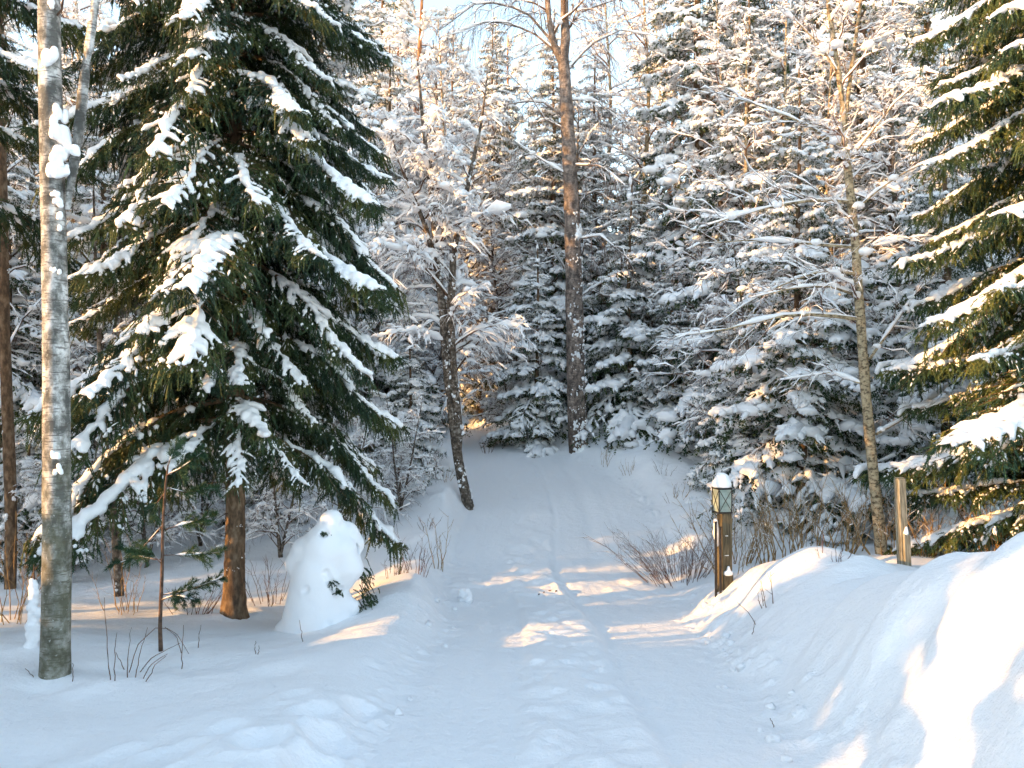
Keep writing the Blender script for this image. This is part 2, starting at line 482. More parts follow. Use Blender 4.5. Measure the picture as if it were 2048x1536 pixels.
def ground_z(x, y, fine=True):
    x = np.asarray(x, float); y = np.asarray(y, float)
    z = ZR(y)
    sl_, sr_ = XL(y) - x + 0.05 * noise2(x, y, 1.3, 3), x - XR(y) + 0.12 * noise2(x, y, 1.1, 8)
    lr, lp = LRIDGE(y), LPLAT(y)
    left = lr * sstep(0.0, 0.5, sl_) - (lr - lp) * sstep(0.55, 1.9, sl_)
    rr, rp = RRIDGE(y), RPLAT(y)
    s1 = sstep(-0.08, 1.45, sr_)
    face = 0.55 * s1 + 0.45 * sstep(-0.05, 0.95, sr_)
    right = rr * face - (rr - rp) * sstep(1.55, 3.0, sr_)
    z = z + left + right
    z = z + 0.82 * sstep(-5.1, -6.0, x) * sstep(-9.5, -7.5, x) * sstep(2.0, 3.2, y) * sstep(7.6, 6.4, y)  # unseen heap left of the view, added to keep low sun off the snow
    outs = sstep(0.0, 0.6, np.maximum(sl_, sr_))
    far = sstep(10, 60, np.hypot(x, y - 5))
    z = z + outs * (0.16 * noise2(x, y, 0.45, 1) + 0.10 * noise2(x, y, 1.0, 2) + far * 0.8 * noise2(x, y, 0.1, 6))
    if not fine:
        return z
    near = 1 - sstep(25, 40, np.abs(y))
    z = z + near * outs * (0.045 * noise2(x, y, 2.3, 4) + 0.012 * noise2(x, y, 6.5, 5))
    z = z + near * outs * sstep(12, 14, y) * 0.16 * np.clip(noise2(x, y, 1.5, 51) + 0.4 * noise2(x, y, 3.3, 52), -0.12, 0.5)
    # slabs and folds shed by the plough across the face of the bank
    b = sstep(0.1, 0.6, sr_) * (1 - sstep(1.5, 2.3, sr_)) * (1 - sstep(9.5, 10.5, y)) * near
    q = y - 0.45 * x + 0.25 * noise2(x, y, 1.2, 11)
    saw = np.mod(q * 1.15 + 0.35 * noise2(x, q, 0.7, 12), 1.0)
    z = z + b * (0.085 * (np.where(saw < 0.8, saw / 0.8, (1 - saw) / 0.2) - 0.5) + 0.05 * noise2(x * 0.5, q * 2.6, 1.0, 13))
    # crumbs along the foot of the banks
    foot = np.exp(-((sr_ - 0.18) / 0.3) ** 2) + 0.6 * np.exp(-((sl_ - 0.12) / 0.2) ** 2)
    cr = np.clip(noise2(x, y, 8.5, 21) + 0.5 * noise2(x, y, 17.0, 22) - 0.08, 0, 1)
    z = z + near * foot * (0.11 * cr + 0.03 * noise2(x, y, 3.2, 23))
    # the driven surface: two smooth lanes, a trampled strip between
    road = (1 - outs) * near
    xr = x - (XL(y) + 0.78)
    strip = (1 - 0.5 * sstep(12, 16, y)) * sstep(0.02, 0.16, xr) * (1 - sstep(0.80, 0.90, xr + 0.06 * noise2(x * 0.2, y, 0.9, 31)))
    tread = np.clip(noise2(x, y * 0.75, 3.6, 32) + 0.6 * noise2(x, y, 7.5, 33), -0.28, 0.3)
    z = z + road * (0.030 * strip + 0.085 * strip * tread + 0.012 * noise2(x, y, 2.2, 34) + 0.010 * noise2(x * 3, y * 0.5, 3.0, 35) + 0.014 * np.clip(noise2(x, y, 9.5, 38), 0, 1))
    z = z - road * (1 - 0.3 * sstep(10.5, 14.0, y)) * (0.022 * np.exp(-((xr - 0.93) / 0.05) ** 2) + 0.014 * np.exp(-((xr + 0.30) / 0.10) ** 2) + 0.055 * sstep(12.5, 14.5, y) * (np.exp(-((xr - 0.15) / 0.17) ** 2) + np.exp(-((xr - 1.6) / 0.17) ** 2)))
    # snow kicked and thrown about where the road dips
    rough = (1 - outs) * near * np.exp(-((y - 11.8) / 1.3) ** 2)
    z = z + rough * 0.07 * np.clip(noise2(x, y, 3.1, 36) + 0.5 * noise2(x, y, 6.4, 37), -0.1, 0.4)
    for (tx, ty) in ((-3.62, 6.25), (-3.55, 9.95)):
        d_ = np.hypot(x - tx, y - ty)
        z = z + 0.07 * np.exp(-((d_ - 0.45) / 0.25) ** 2) * (0.6 + 1.5 * noise2(x, y, 2.5, 41)) - 0.05 * np.exp(-(d_ / 0.2) ** 2)
    # old footprints beside the road
    for (fx, fy, fr, fd) in FOOT:
        r2 = ((x - fx) / fr) ** 2 + ((y - fy) / (fr * 1.35)) ** 2
        z = z - fd * np.exp(-r2 ** 1.6) + 0.28 * fd * np.exp(-((np.sqrt(r2) - 1.45) / 0.35) ** 2)
    return z
FOOT = [(-1.05, 4.55, 0.13, 0.07), (-1.32, 4.25, 0.13, 0.07), (-1.22, 4.95, 0.12, 0.06), (-1.62, 4.6, 0.12, 0.04), (-0.98, 5.3, 0.11, 0.06),
        (-1.75, 4.15, 0.13, 0.05), (-2.1, 4.35, 0.12, 0.03), (-1.45, 5.4, 0.10, 0.03), (-1.0, 4.1, 0.13, 0.07), (2.35, 4.7, 0.14, 0.05), (2.2, 5.6, 0.12, 0.05)]
def gz(x, y):
    return float(ground_z(np.array([x]), np.array([y]))[0])

def spaced(parts):
    out = []
    for a, b, st in parts:
        out.append(np.arange(a, b, st))
    return np.concatenate(out)
gx = np.concatenate([-np.geomspace(600, 12, 22), spaced([(-11.5, -6, 0.3), (-6, -3.2, 0.09), (-3.2, 4.0, 0.036), (4.0, 7, 0.1), (7, 12, 0.3)]), np.geomspace(12.2, 600, 22)])
gy = np.concatenate([-np.geomspace(400, 9, 14), spaced([(-8, 2, 0.5), (2, 3.6, 0.1), (3.6, 9.5, 0.036), (9.5, 14, 0.05), (14, 24, 0.1), (24, 34, 0.3)]), np.geomspace(34.2, 900, 30)])
GX, GY = np.meshgrid(gx, gy, indexing='ij')
GZ = ground_z(GX, GY)
nx, ny = GX.shape
GV = np.stack([GX, GY, GZ], -1)
du = np.gradient(GV, axis=0); dv = np.gradient(GV, axis=1)
GN = unit(np.cross(du, dv)).reshape(-1, 3)
GV = GV.reshape(-1, 3)
ii, jj = np.meshgrid(np.arange(nx - 1), np.arange(ny - 1), indexing='ij')
GF = np.stack([ii * ny + jj, (ii + 1) * ny + jj, (ii + 1) * ny + jj + 1, ii * ny + jj + 1], -1).reshape(-1, 4)
fc = GV[GF].mean(1)
is_road = (fc[:, 0] > XL(fc[:, 1])) & (fc[:, 0] < XR(fc[:, 1])) & (fc[:, 1] > -20) & (fc[:, 1] < 34)
is_bank = ~is_road & (fc[:, 0] >= XR(fc[:, 1])) & (fc[:, 0] < XR(fc[:, 1]) + 2.2) & (fc[:, 1] > -8) & (fc[:, 1] < 10.3)
is_lbank = ~is_road & (fc[:, 0] <= XL(fc[:, 1])) & (fc[:, 0] > XL(fc[:, 1]) - 0.9) & (fc[:, 1] > 6.5) & (fc[:, 1] < 11.8)
for nm, sel, lab in (("ground", ~is_road & ~is_bank & ~is_lbank, None), ("road", is_road, None),
                     ("snow_bank", is_bank, None), ("snow_bank", is_lbank, None)):
    F = GF[sel]
    used = np.unique(F)
    rem = np.full(len(GV), -1); rem[used] = np.arange(len(used))
    me = mesh(nm, [(GV[used], rem[F])], M["snow"])
    me.normals_split_custom_set_from_vertices(GN[used])
    tag(obj(nm, me), kind="structure")

def hit(u, v):
    """where the photograph's pixel (u, v) meets the snow"""
    d = pt(u, v, 1.0) - np.array([0, 0, CAMZ])
    t = np.arange(3.0, 60, 0.01)
    z = ground_z(d[0] * t, d[1] * t)
    k = np.argmax(CAMZ + d[2] * t < z)
    return np.array([d[0] * t[k], d[1] * t[k], z[k]])

# ------------------------------------------------------------------ spruce boughs
def resample(P, t):
    """points and tangents on polylines P (N,K,3) at t (N,m) in 0..1"""
    N, K, _ = P.shape
    q = np.clip(t, 0, 0.9999) * (K - 1)
    i = q.astype(int); f = (q - i)[..., None]
    n = np.arange(N)[:, None]
    a, b = P[n, i], P[n, i + 1]
    return a + (b - a) * f, unit(b - a)

def needle_tris(P, n, ln, wd, rng, fwd=0.75):
    """P (N,K,3) branchlets, n needles on each"""
    N = len(P)
    t = (np.arange(n)[None, :] + rng.random((N, n))) / n
    p, T = resample(P, t)
    rv = rng.standard_normal((N, n, 3))
    side = unit(np.cross(T, rv))
    d = unit(fwd * T + (1.1 - fwd * 0.6) * side)
    w = unit(np.cross(d, rng.standard_normal((N, n, 3)))) * wd
    L = ln * (0.7 + 0.5 * rng.random((N, n, 1))) * (1.15 - 0.5 * t[..., None])
    V = np.stack([p - w, p + w, p + d * L], 2).reshape(-1, 3)
    return V, np.arange(len(V)).reshape(-1, 3)

def bough(L, seed, a0, a1, load, fine=True, hang=1.0, wide=0.30):
    """a drooping spruce bough along +x: wood, needles and snow chunks. a0, a1: slope at base and at two thirds, degrees"""
    rng = np.random.default_rng(seed)
    K = 15
    s = np.linspace(0, 1, K)
    ang = np.radians(a0 + (a1 - a0) * np.clip(s / 0.6, 0, 1) + 22 * np.clip((s - 0.7) / 0.3, 0, 1))
    yaw = np.radians(8) * np.sin(s * 4 + rng.random() * 6) + np.radians(rng.normal() * 4)
    st = L / (K - 1)
    dx = np.stack([np.cos(ang) * np.cos(yaw), np.cos(ang) * np.sin(yaw), np.sin(ang)], -1) * st
    A = np.concatenate([np.zeros((1, 3)), np.cumsum(dx[:-1], 0)])[None]
    Ar = (0.012 * L * (1 - s) ** 0.8 + 0.004)[None]
    step = 0.075 if fine else 0.16
    ns = max(int(L * 0.86 / step), 5)
    ts = (0.10 + 0.88 * (np.arange(ns) + rng.random(ns) * 0.7) / ns)
    ts = np.repeat(ts, 2); sg = np.tile([-1.0, 1.0], ns)
    ts = np.clip(ts + rng.normal(0, 0.01, len(ts)), 0.05, 0.985)
    p0, T = resample(A, ts[None]); p0, T = p0[0], T[0]
    Sd = unit(np.cross(T, [0, 0, 1.0]))
    th = np.radians(rng.uniform(42, 66, len(ts)))
    ll = L * wide * (0.28 + 1.15 * np.clip(1 - ts, 0, 1) ** 0.75 * np.clip(ts / 0.25, 0.45, 1)) * rng.uniform(0.65, 1.2, len(ts))
    D = unit(T * np.cos(th)[:, None] + Sd * (sg * np.sin(th))[:, None] + np.array([0, 0, 0.06]))
    k = np.linspace(0, 1, 5)[None, :, None]
    Lt = p0[:, None] + D[:, None] * ll[:, None, None] * k + np.array([0, 0, -1.0]) * (ll * rng.uniform(0.15, 0.5, len(ts)))[:, None, None] * k ** 2
    Lr = (0.0042 + 0.004 * ll)[:, None] * (1 - 0.75 * k[:, :, 0])
    # branchlets
    sp = 0.036 if fine else 0.10
    cnt = np.maximum((ll / sp).astype(int), 2)
    idx = np.repeat(np.arange(len(ts)), cnt)
    tt = rng.uniform(0.08, 1.0, len(idx))
    q0, TT = resample(Lt[idx], tt[:, None]); q0, TT = q0[:, 0], TT[:, 0]
    ax = rng.random(int(L / (0.035 if fine else 0.08)))
    qa, Ta = resample(A, ax[None]); q0 = np.concatenate([q0, qa[0]]); TT = np.concatenate([TT, Ta[0]])
    nB = len(q0)
    sd = unit(np.cross(TT, [0, 0, 1.0])) * rng.choice([-1, 1], nB)[:, None]
    dn = rng.uniform(0.05, 1.25, nB)[:, None] * hang
    bd = unit(0.55 * TT + 0.5 * sd * rng.uniform(0.3, 1.2, nB)[:, None] + np.array([0, 0, -1.0]) * dn + 0.28 * rng.standard_normal((nB, 3)))
    bl = rng.uniform(0.06, 0.20, nB) * (1 if fine else 1.35) * (0.85 + 0.35 * (dn[:, 0] > 0.7) * hang)
    kk = np.linspace(0, 1, 3)[None, :, None]
    Bp = q0[:, None] + bd[:, None] * bl[:, None, None] * kk + np.array([0, 0, -1.0]) * (bl * 0.28)[:, None, None] * kk ** 2
    if fine:
        nd = [needle_tris(Bp, 24, 0.031, 0.0056, rng, 0.6), needle_tris(Lt, 44, 0.030, 0.0052, rng, 0.6)]
        nd.append(tubes(Bp, np.repeat(np.array([[0.005, 0.006, 0.002]]), nB, 0), 3))
        wood = [tubes(A, Ar, 7), tubes(Lt, Lr, 4)]
    else:
        nd = [needle_tris(Bp, 8, 0.062, 0.015, rng, 0.6), needle_tris(Lt, 9, 0.06, 0.014, rng, 0.6)]
        wood = [tubes(A, Ar, 4), tubes(Lt[::2], Lr[::2], 3)]
    # snow
    sn = []
    f = lambda t_, o: 0.5 + 0.5 * np.sin(t_ * 9.0 + o) * np.cos(t_ * 4.3 + o * 2.1)
    o1, o2 = rng.random() * 6.28, rng.random() * 6.28
    lc = np.where(sg > 0, f(ts, o1), f(ts, o2)) * np.clip((ts - 0.1) / 0.25, 0.25, 1)
    if fine:
        caps = []
        for i in range(len(ts)):
            c = lc[i] * load * rng.uniform(0.6, 1.25)
            if c < 0.36:
                continue
            te = rng.uniform(0.35, 0.85)
            n_ = 4
            tq = np.linspace(0.08, te, n_)
            pp = resample(Lt[i:i + 1], tq[None])[0][0]
            rr = (0.006 + 0.036 * c) * np.array([0.9, 1.0, 1.05, 0.6]) * rng.uniform(0.7, 1.3, n_)
            pp = pp + np.array([0, 0, 1.0]) * (rr * 0.55)[:, None]
            for j in range(n_ - 1):
                caps.append([*pp[j], *pp[j + 1], rr[j], rr[j + 1]])
            if c > 0.75 and rng.random() < 0.5:      # a paw of snow hanging over the end
                e = pp[-1] + np.array([rng.normal(0, .02), rng.normal(0, .02), -0.05])
                caps.append([*pp[-2], *e, rr[2] * 1.15, rr[2] * 0.75])
        tq = np.linspace(0.12, 0.985, int(L / 0.07))
        pp = resample(A, tq[None])[0][0]
        am = (0.35 + 0.65 * f(tq * 1.3, o1 + o2)) * np.clip((tq - 0.1) / 0.3, 0.2, 1)
        rr = (0.014 + 0.038 * am * load) * rng.uniform(0.65, 1.35, len(tq))
        pp = pp + np.array([0, 0, 1.0]) * (rr * 0.6)[:, None] + rng.normal(0, 0.012, pp.shape)
        for j in range(len(tq) - 1):
            if am[j] > 0.22:
                caps.append([*pp[j], *pp[j + 1], rr[j], rr[j + 1]])
        sn.append(sdf_mesh(caps, 0.019, 0.022, nz=(0.010, 14.0), zflat=0.85))
        pick = rng.random(nB) < 0.20 + 0.34 * load * np.clip(2.2 * noise3(q0, 4.0) + 0.7, 0, 1.6)
        big = rng.random(int(pick.sum())) ** 2
        npk = int(pick.sum()); ta = rng.uniform(0.0, 0.35, npk)[:, None]
        Bq = resample(Bp[pick], ta + np.linspace(0, 1, 4)[None] * rng.uniform(0.12, 0.42, npk)[:, None])[0]
        sn.append(snow_over(Bq, np.full((npk, 4), 0.005), (0.012 + 0.026 * big)[:, None], rng, 5, 0.0, lump=0.4, flat=0.9))
    else:
        Lq = resample(Lt, np.repeat(np.linspace(0.02, 0.98, 8)[None], len(Lt), 0))[0]
        sn.append(snow_over(Lq, np.full(Lq.shape[:2], 0.006), (0.014 + 0.066 * lc * load)[:, None], rng, 5, 0.16, lump=0.55))
        sn.append(snow_over(A, Ar, 0.05 * load + 0.01, rng, 6, 0.1))
        pw, _ = resample(Lt, rng.uniform(0.35, 0.8, (len(Lt), 1)))
        pw = pw[:, 0][(lc > 0.55) & (rng.random(len(lc)) < 0.5)]
        sn.append(blobs(pw + np.array([0, 0, 0.02]), rng.uniform(0.05, 0.17, (len(pw), 1)) * np.array([[1.4, 1.0, 0.6]]), rng, False, 0.16))
        pick = rng.random(nB) < 0.07 + 0.10 * load
        c0 = Bp[pick][:, 1] + np.array([0, 0, 0.012])
        sn.append(blobs(c0, rng.uniform(0.014, 0.05, (len(c0), 1)) * np.array([[1.7, 1.0, 0.75]]), rng, None, 0.3))
    return wood, nd, sn

FB = []            # fine boughs: (length, wood, needles, snow meshes)
for i, (L, a0, a1, ld) in enumerate([(2.6, -16, -52, 1.1), (2.5, -8, -46, 0.7), (2.3, -14, -56, 0.9), (2.4, -6, -42, 1.2), (1.9, -10, -48, 0.95), (1.8, -4, -52, 0.65), (2.0, -12, -40, 1.15), (1.3, 2, -38, 0.9), (1.1, 5, -32, 0.8)]):
    w, n_, s_ = bough(L, 100 + i, a0, a1, ld, hang=0.95, wide=0.22)
    FB.append((L, mesh("branch", w, M["spruce_bark"]), mesh("needles", n_, M["needles"], False), mesh("snow", s_, M["tree_snow"])))
# flatter, well-grown boughs for the spruce on the right
FG = []
for i, (L, a0, a1, ld) in enumerate([(2.4, 2, -20, 1.1), (2.2, 6, -14, 0.85), (2.5, -2, -26, 1.2), (1.7, 4, -18, 0.95)]):
    w, n_, s_ = bough(L, 200 + i, a0, a1, ld, hang=0.75)
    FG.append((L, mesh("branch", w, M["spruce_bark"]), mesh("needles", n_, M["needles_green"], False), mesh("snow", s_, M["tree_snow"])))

def put_bough(tree, rec, z, az, length, tilt, roll=0.0, r0=0.05, with_snow=True):
    L, w, n_, s_ = rec
    k = length / L
    m = Matrix.Translation((math.cos(az) * r0, math.sin(az) * r0, z)) @ Euler((0, 0, az)).to_matrix().to_4x4() @ Euler((roll, -tilt, 0)).to_matrix().to_4x4() @ Matrix.Scale(k, 4)
    b = obj("branch", w, tree, mtx=m)
    obj("needles", n_, b)
    if with_snow:
        obj("snow", s_, b)
    return b

def trunk_chunk(P, r, S=14, rng=None, rough=0.03):
    return tubes(np.asarray(P, float)[None], np.asarray(r, float)[None], S, rough, rng or np.random.default_rng(1))

def px_trunk(pts, Y, base):
    """polyline of (u, v, width px) at depth Y -> points and radii relative to base"""
    P = np.array([pt(u, v, Y + (q[3] if len(q) > 3 else 0)) for q in pts for (u, v) in [q[:2]]]) - np.asarray(base)
    r = np.array([q[2] for q in pts]) * Y / FPX / 2
    return P, r

def densify(P, r, n):
    P = np.asarray(P, float); r = np.asarray(r, float)
    d = np.concatenate([[0], np.cumsum(np.linalg.norm(np.diff(P, axis=0), axis=1))])
    t = np.linspace(0, d[-1], n)
    return np.stack([np.interp(t, d, P[:, i]) for i in range(3)], -1), np.interp(t, d, r)

# ------------------------------------------------------------------ the big spruce by the road
rng = np.random.default_rng(11)
hb = hit(466, 1226)
hero = empty("spruce_tree", hb + np.array([0, 0, -0.08]), "large dark spruce with drooping snow-laden boughs and bare brown trunk foot beside the road", "tree")
zz = np.linspace(0, 14.5, 24)
P = np.stack([0.02 * np.sin(zz * 0.7), 0.02 * np.cos(zz * 0.9), zz], -1)
zz = np.concatenate([np.linspace(0, 2.4, 30), np.linspace(2.6, 14.5, 18)])
P = np.stack([0.02 * np.sin(zz * 0.7), 0.02 * np.cos(zz * 0.9), zz], -1)
r = 0.108 * (1 - zz / 15) + 0.012 + 0.06 * np.exp(-zz / 0.18)
obj("trunk", mesh("trunk", [trunk_chunk(P, r, 24, np.random.default_rng(4), 0.035)], M["spruce_bark"]), hero)
z, az = 2.35, 0.4
nb = 0
while z < 14.2:
    f = (z - 2.0) / 12.5
    n_w = 7 if z < 9 else 5
    for k in range(n_w):
        a = az + k * 2 * math.pi / n_w + rng.normal(0, 0.16)
        ln = (2.72 - 1.75 * f if z < 8.5 else 1.75 * (14.6 - z) / 6.1 + 0.2) * rng.uniform(0.8, 1.1)
        a = (a + math.pi) % (2 * math.pi) - math.pi
        if z < 3.9 and -1.75 < a < -0.25:                 # kept short where the little spruce stands
            ln *= 0.55
        rec = FB[int(rng.integers(0, 7))] if ln > 1.3 else FB[int(rng.integers(7, 9))]
        put_bough(hero, rec, z + rng.uniform(-0.12, 0.12), a, ln, R_(rng.uniform(-6, 7) + 10 * f), rng.normal(0, 0.08))
    az += 2.4
    z += 0.37 if z < 8.5 else 0.5
# a few bare dead snags low on the stem
sn = []
for k in range(9):
    a = rng.random() * 6.28; z0 = rng.uniform(0.5, 2.3); ln = rng.uniform(0.15, 0.5)
    sn.append([[0, 0, z0], [math.cos(a) * ln * .5, math.sin(a) * ln * .5, z0 + .02], [math.cos(a) * ln, math.sin(a) * ln, z0 - rng.uniform(0, .1)]])
obj("dead_twigs", mesh("dead_twigs", [tubes(np.array(sn), np.repeat([[0.008, 0.006, 0.002]], 9, 0), 4)], M["twig"]), hero)
# snow spatter on its trunk
rs = np.random.default_rng(3)
HERO_P, HERO_R = P, r

# ------------------------------------------------------------------ green spruce reaching in from the right, and the one at the upper left
def fine_spruce(base, label, H, zlist, recs, rng, azf, lnf, tiltf, tr=0.14, name="spruce_tree", short=None):
    t = empty(name, base, label, "tree")
    zz = np.linspace(-0.1, H, 20)
    P = np.stack([0 * zz, 0 * zz, zz], -1)
    obj("trunk", mesh("trunk", [trunk_chunk(P, tr * (1 - zz / (H + 0.5)) + 0.01, 12)], M["spruce_bark"]), t)
    for z in zlist:
        for a in azf(z):
            ln = lnf(z) * rng.uniform(0.85, 1.12)
            if short and short(z, a): ln *= 0.5
            put_bough(t, recs[int(rng.integers(0, len(recs)))], z + rng.uniform(-0.1, 0.1), a, ln, R_(tiltf(z) + rng.uniform(-6, 6)), rng.normal(0, 0.1))
    return t
rb = np.array([7.42, 10.0, 0]); rb[2] = gz(rb[0], rb[1]) - 0.1
rg = np.random.default_rng(21)
def ring(n, rng, tight=0.2):
    def f(z):
        o = rng.random() * 6.28
        return [o + k * 2 * math.pi / n + rng.normal(0, tight) for k in range(n)]
    return f
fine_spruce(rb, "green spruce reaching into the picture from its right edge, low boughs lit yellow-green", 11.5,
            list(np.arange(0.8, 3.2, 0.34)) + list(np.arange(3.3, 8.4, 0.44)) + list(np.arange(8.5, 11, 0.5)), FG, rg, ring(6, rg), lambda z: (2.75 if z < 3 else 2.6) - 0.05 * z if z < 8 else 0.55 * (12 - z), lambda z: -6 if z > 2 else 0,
            short=lambda z, a: z < 2.6 and math.pi < a % 6.283 < 4.4)
lb = np.array([-7.0, 9.3, 0]); lb[2] = gz(lb[0], lb[1]) - 0.1
rl = np.random.default_rng(22)
fine_spruce(lb, "dark spruce whose boughs reach in at the upper left corner behind the grey birch", 12.5,
            list(np.arange(5.2, 9.2, 0.75)) + list(np.arange(9.4, 12, 0.6)), FB[1:7], rl, ring(4, rl), lambda z: 2.7 - 0.08 * z if z < 9 else 0.6 * (13 - z), lambda z: 14)

# ------------------------------------------------------------------ mid-distance spruces: joined crowns, copied
CB = [bough(L, 300 + i, a0, a1, ld, fine=False, wide=0.33) for i, (L, a0, a1, ld) in enumerate([(1.6, -8, -40, 1.3), (1.6, -2, -30, 1.6), (1.5, -12, -48, 1.1), (1.4, 0, -24, 1.5)])]
CBL = [1.6, 1.6, 1.5, 1.4]
def joined_spruce(H, z0, Lb, seed, spacing=0.42, nper=5, droop=0.0, taper=0.9, stem=0.012):
    rng = np.random.default_rng(seed)
    N_, S_, W_l = [], [], []
    z = z0; az = 0
    while z < H - 0.25:
        f = (z - z0) / (H - z0)
        for k in range(nper if f < 0.8 else 4):
            i = int(rng.integers(0, 4))
            ln = Lb * ((1 - f) ** taper + 0.07) * rng.uniform(0.75, 1.15)
            s = ln / CBL[i]
            m = np.array((Euler((0, 0, az + k * 6.283 / nper + rng.normal(0, .25))).to_matrix() @ Euler((rng.normal(0, .1), -R_(droop + 22 * f + rng.uniform(-8, 8)), 0)).to_matrix()))
            off = np.array([0, 0, z + rng.uniform(-0.15, 0.15)])
            for src, dst in zip(CB[i], (W_l, N_, S_)):
                for V, F in src:
                    dst.append((V @ m.T * s + off, F))
        az += 2.4
        z += spacing * (1 - 0.35 * f)
    zz = np.linspace(-0.2, H, 14)
    tr = trunk_chunk(np.stack([0.03 * np.sin(zz), 0.03 * np.cos(zz * 1.3), zz], -1), stem * H * (1 - zz / (H + .3)) + 0.01, 8)
    cap = blobs(np.array([[0, 0, H + 0.02], [0, 0, H - 0.25]]), np.array([[.03, .03, .07], [.06, .055, .07]]), rng, True, 0.15)
    S_.append(cap)
    return mesh("trunk", [tr], M["spruce_bark"]), mesh("branches", W_l, M["twig"]), mesh("needles", N_, M["needles"], False), mesh("snow", S_, M["tree_snow"])
SP = {"tall": joined_spruce(14, 0.9, 2.3, 1, 0.50, 5, 2, 0.75), "mid": joined_spruce(8.5, 0.5, 2.0, 2, 0.42, 5, 0, 0.85), "young": joined_spruce(4.2, 0.15, 1.35, 3, 0.30, 5, 0, 0.85),
      }
SP["slim"] = SP["tall"]
def spruce(kind, x, y, label, s=1.0, rz=0.0, group=None, sz=None):
    t = empty("spruce_tree", (x, y, gz(x, y) - 0.05), label, "tree", group, rz, s)
    if kind == "slim": t.scale = (s * 0.72, s * 0.72, s * 0.95)
    if sz: t.scale = (s, s, sz)
    for nm, me in zip(("trunk", "branches", "needles", "snow"), SP[kind]):
        obj(nm, me, t)
    return t

# ------------------------------------------------------------------ bare trees under snow
def offspring(P, per, t0, t1, ang, ln, up, K, droop, wig, rng, flat=None):
    N = len(P)
    idx = np.repeat(np.arange(N), per)
    M_ = len(idx)
    t = t0 + (t1 - t0) * ((np.tile(np.arange(per), N) + rng.random(M_)) / per)
    p, T = resample(P[idx], t[:, None]); p, T = p[:, 0], T[:, 0]
    rv = rng.standard_normal((M_, 3))
    if flat is not None:
        rv = rv * np.array(flat)
    side = unit(rv - (rv * T).sum(-1, keepdims=True) * T)
    a = np.radians(ang * rng.uniform(0.7, 1.3, M_))[:, None]
    d = unit(T * np.cos(a) + side * np.sin(a) + np.array([0, 0, up]))
    plen = np.linalg.norm(np.diff(P, axis=1), axis=-1).sum(1)[idx]
    L = ln(t, plen) * rng.uniform(0.6, 1.25, M_)
    k = np.linspace(0, 1, K)[None, :, None]
    w = rng.standard_normal((M_, K, 3)) * wig; w[:, 0] = 0
    w = np.cumsum(w, 1)
    Q = p[:, None] + L[:, None, None] * (d[:, None] * k + np.array([0, 0, -1.0]) * droop * k ** 2 + w)
    return Q, L

def bare_tree(stems, seed, n1=26, n2=7, n3=6, ang=(55, 45, 45), len1=0.28, t0=0.25, up=(0.1, 0.1, 0.05), droop=(0.15, 0.15, 0.2), load=1.0, snow_r=(0.034, 0.027, 0.016), twr=0.004, flat=None, keep3=0.7, sides=10, gap=(0.08, 0.12, 0.2), extra=None):
    """stems: list of (P (K,3), r (K)); returns trunk, branches, snow chunk lists"""
    rng = np.random.default_rng(seed)
    trunk, br, sn = [], [], []
    for P, r in stems:
        trunk.append(trunk_chunk(P, r, sides, rng, 0.04))
    P0 = np.stack([densify(P, r, 24)[0] for P, r in stems])
    tot = np.linalg.norm(np.diff(P0, axis=1), axis=-1).sum(1).max()
    B1, L1 = offspring(P0, n1, t0, 0.985, ang[0], lambda t, pl: tot * len1 * (1.1 - 0.75 * t), up[0], 8, droop[0], 0.025, rng, flat)
    if extra is not None:
        B1 = np.concatenate([B1, extra]); L1 = np.concatenate([L1, np.linalg.norm(np.diff(extra, axis=1), axis=-1).sum(1)])
    k8 = np.linspace(0, 1, 8)[None]
    R1 = (0.005 + 0.009 * L1)[:, None] * (1 - 0.8 * k8)
    B2, L2 = offspring(B1, n2, 0.12, 0.98, ang[1], lambda t, pl: pl * 0.42 * (1.15 - 0.7 * t), up[1], 6, droop[1], 0.055, rng)
    R2 = (twr * 0.8 + 0.005 * L2)[:, None] * (1 - 0.75 * np.linspace(0, 1, 6)[None])
    B3, L3 = offspring(B2, n3, 0.1, 1.0, ang[2], lambda t, pl: 0.06 + pl * 0.42 * (1.1 - 0.6 * t), up[2], 3, droop[2], 0.11, rng)
    R3 = np.full((len(B3), 3), twr) * (1 - 0.6 * np.linspace(0, 1, 3)[None])
    nx_ = 0 if extra is None else len(extra)
    br += [tubes(B1[:len(B1) - nx_], R1[:len(B1) - nx_], 5), tubes(B2, R2, 4), tubes(B3, R3, 3)]
    sn.append(snow_over(B1, R1, snow_r[0] * load, rng, 6, gap[0]))
    sn.append(snow_over(B2, R2, snow_r[1] * load, rng, 5, gap[1]))
    p3 = rng.random(len(B3)) < keep3
    sn.append(snow_over(B3[p3], R3[p3], snow_r[2] * load, rng, 4, gap[2]))
    # clumps caught in the forks
    c0, _ = resample(B1, rng.uniform(0.05, 0.9, (len(B1), 2)))
    c0 = c0.reshape(-1, 3); c0 = c0[rng.random(len(c0)) < 0.55]
    sz = rng.uniform(0.03, 0.085, (len(c0), 1)) * np.array([[1.3, 1.1, 0.8]]) * (0.5 + 0.5 * load)
    if load > 0.3:
        sn.append(blobs(c0 + np.array([0, 0, 0.03]), sz, rng, True, 0.1))
    if nx_:
        return trunk, br, sn, [tubes(B1[i:i + 1], R1[i:i + 1], 7) for i in range(len(B1) - nx_, len(B1))]
    return trunk, br, sn

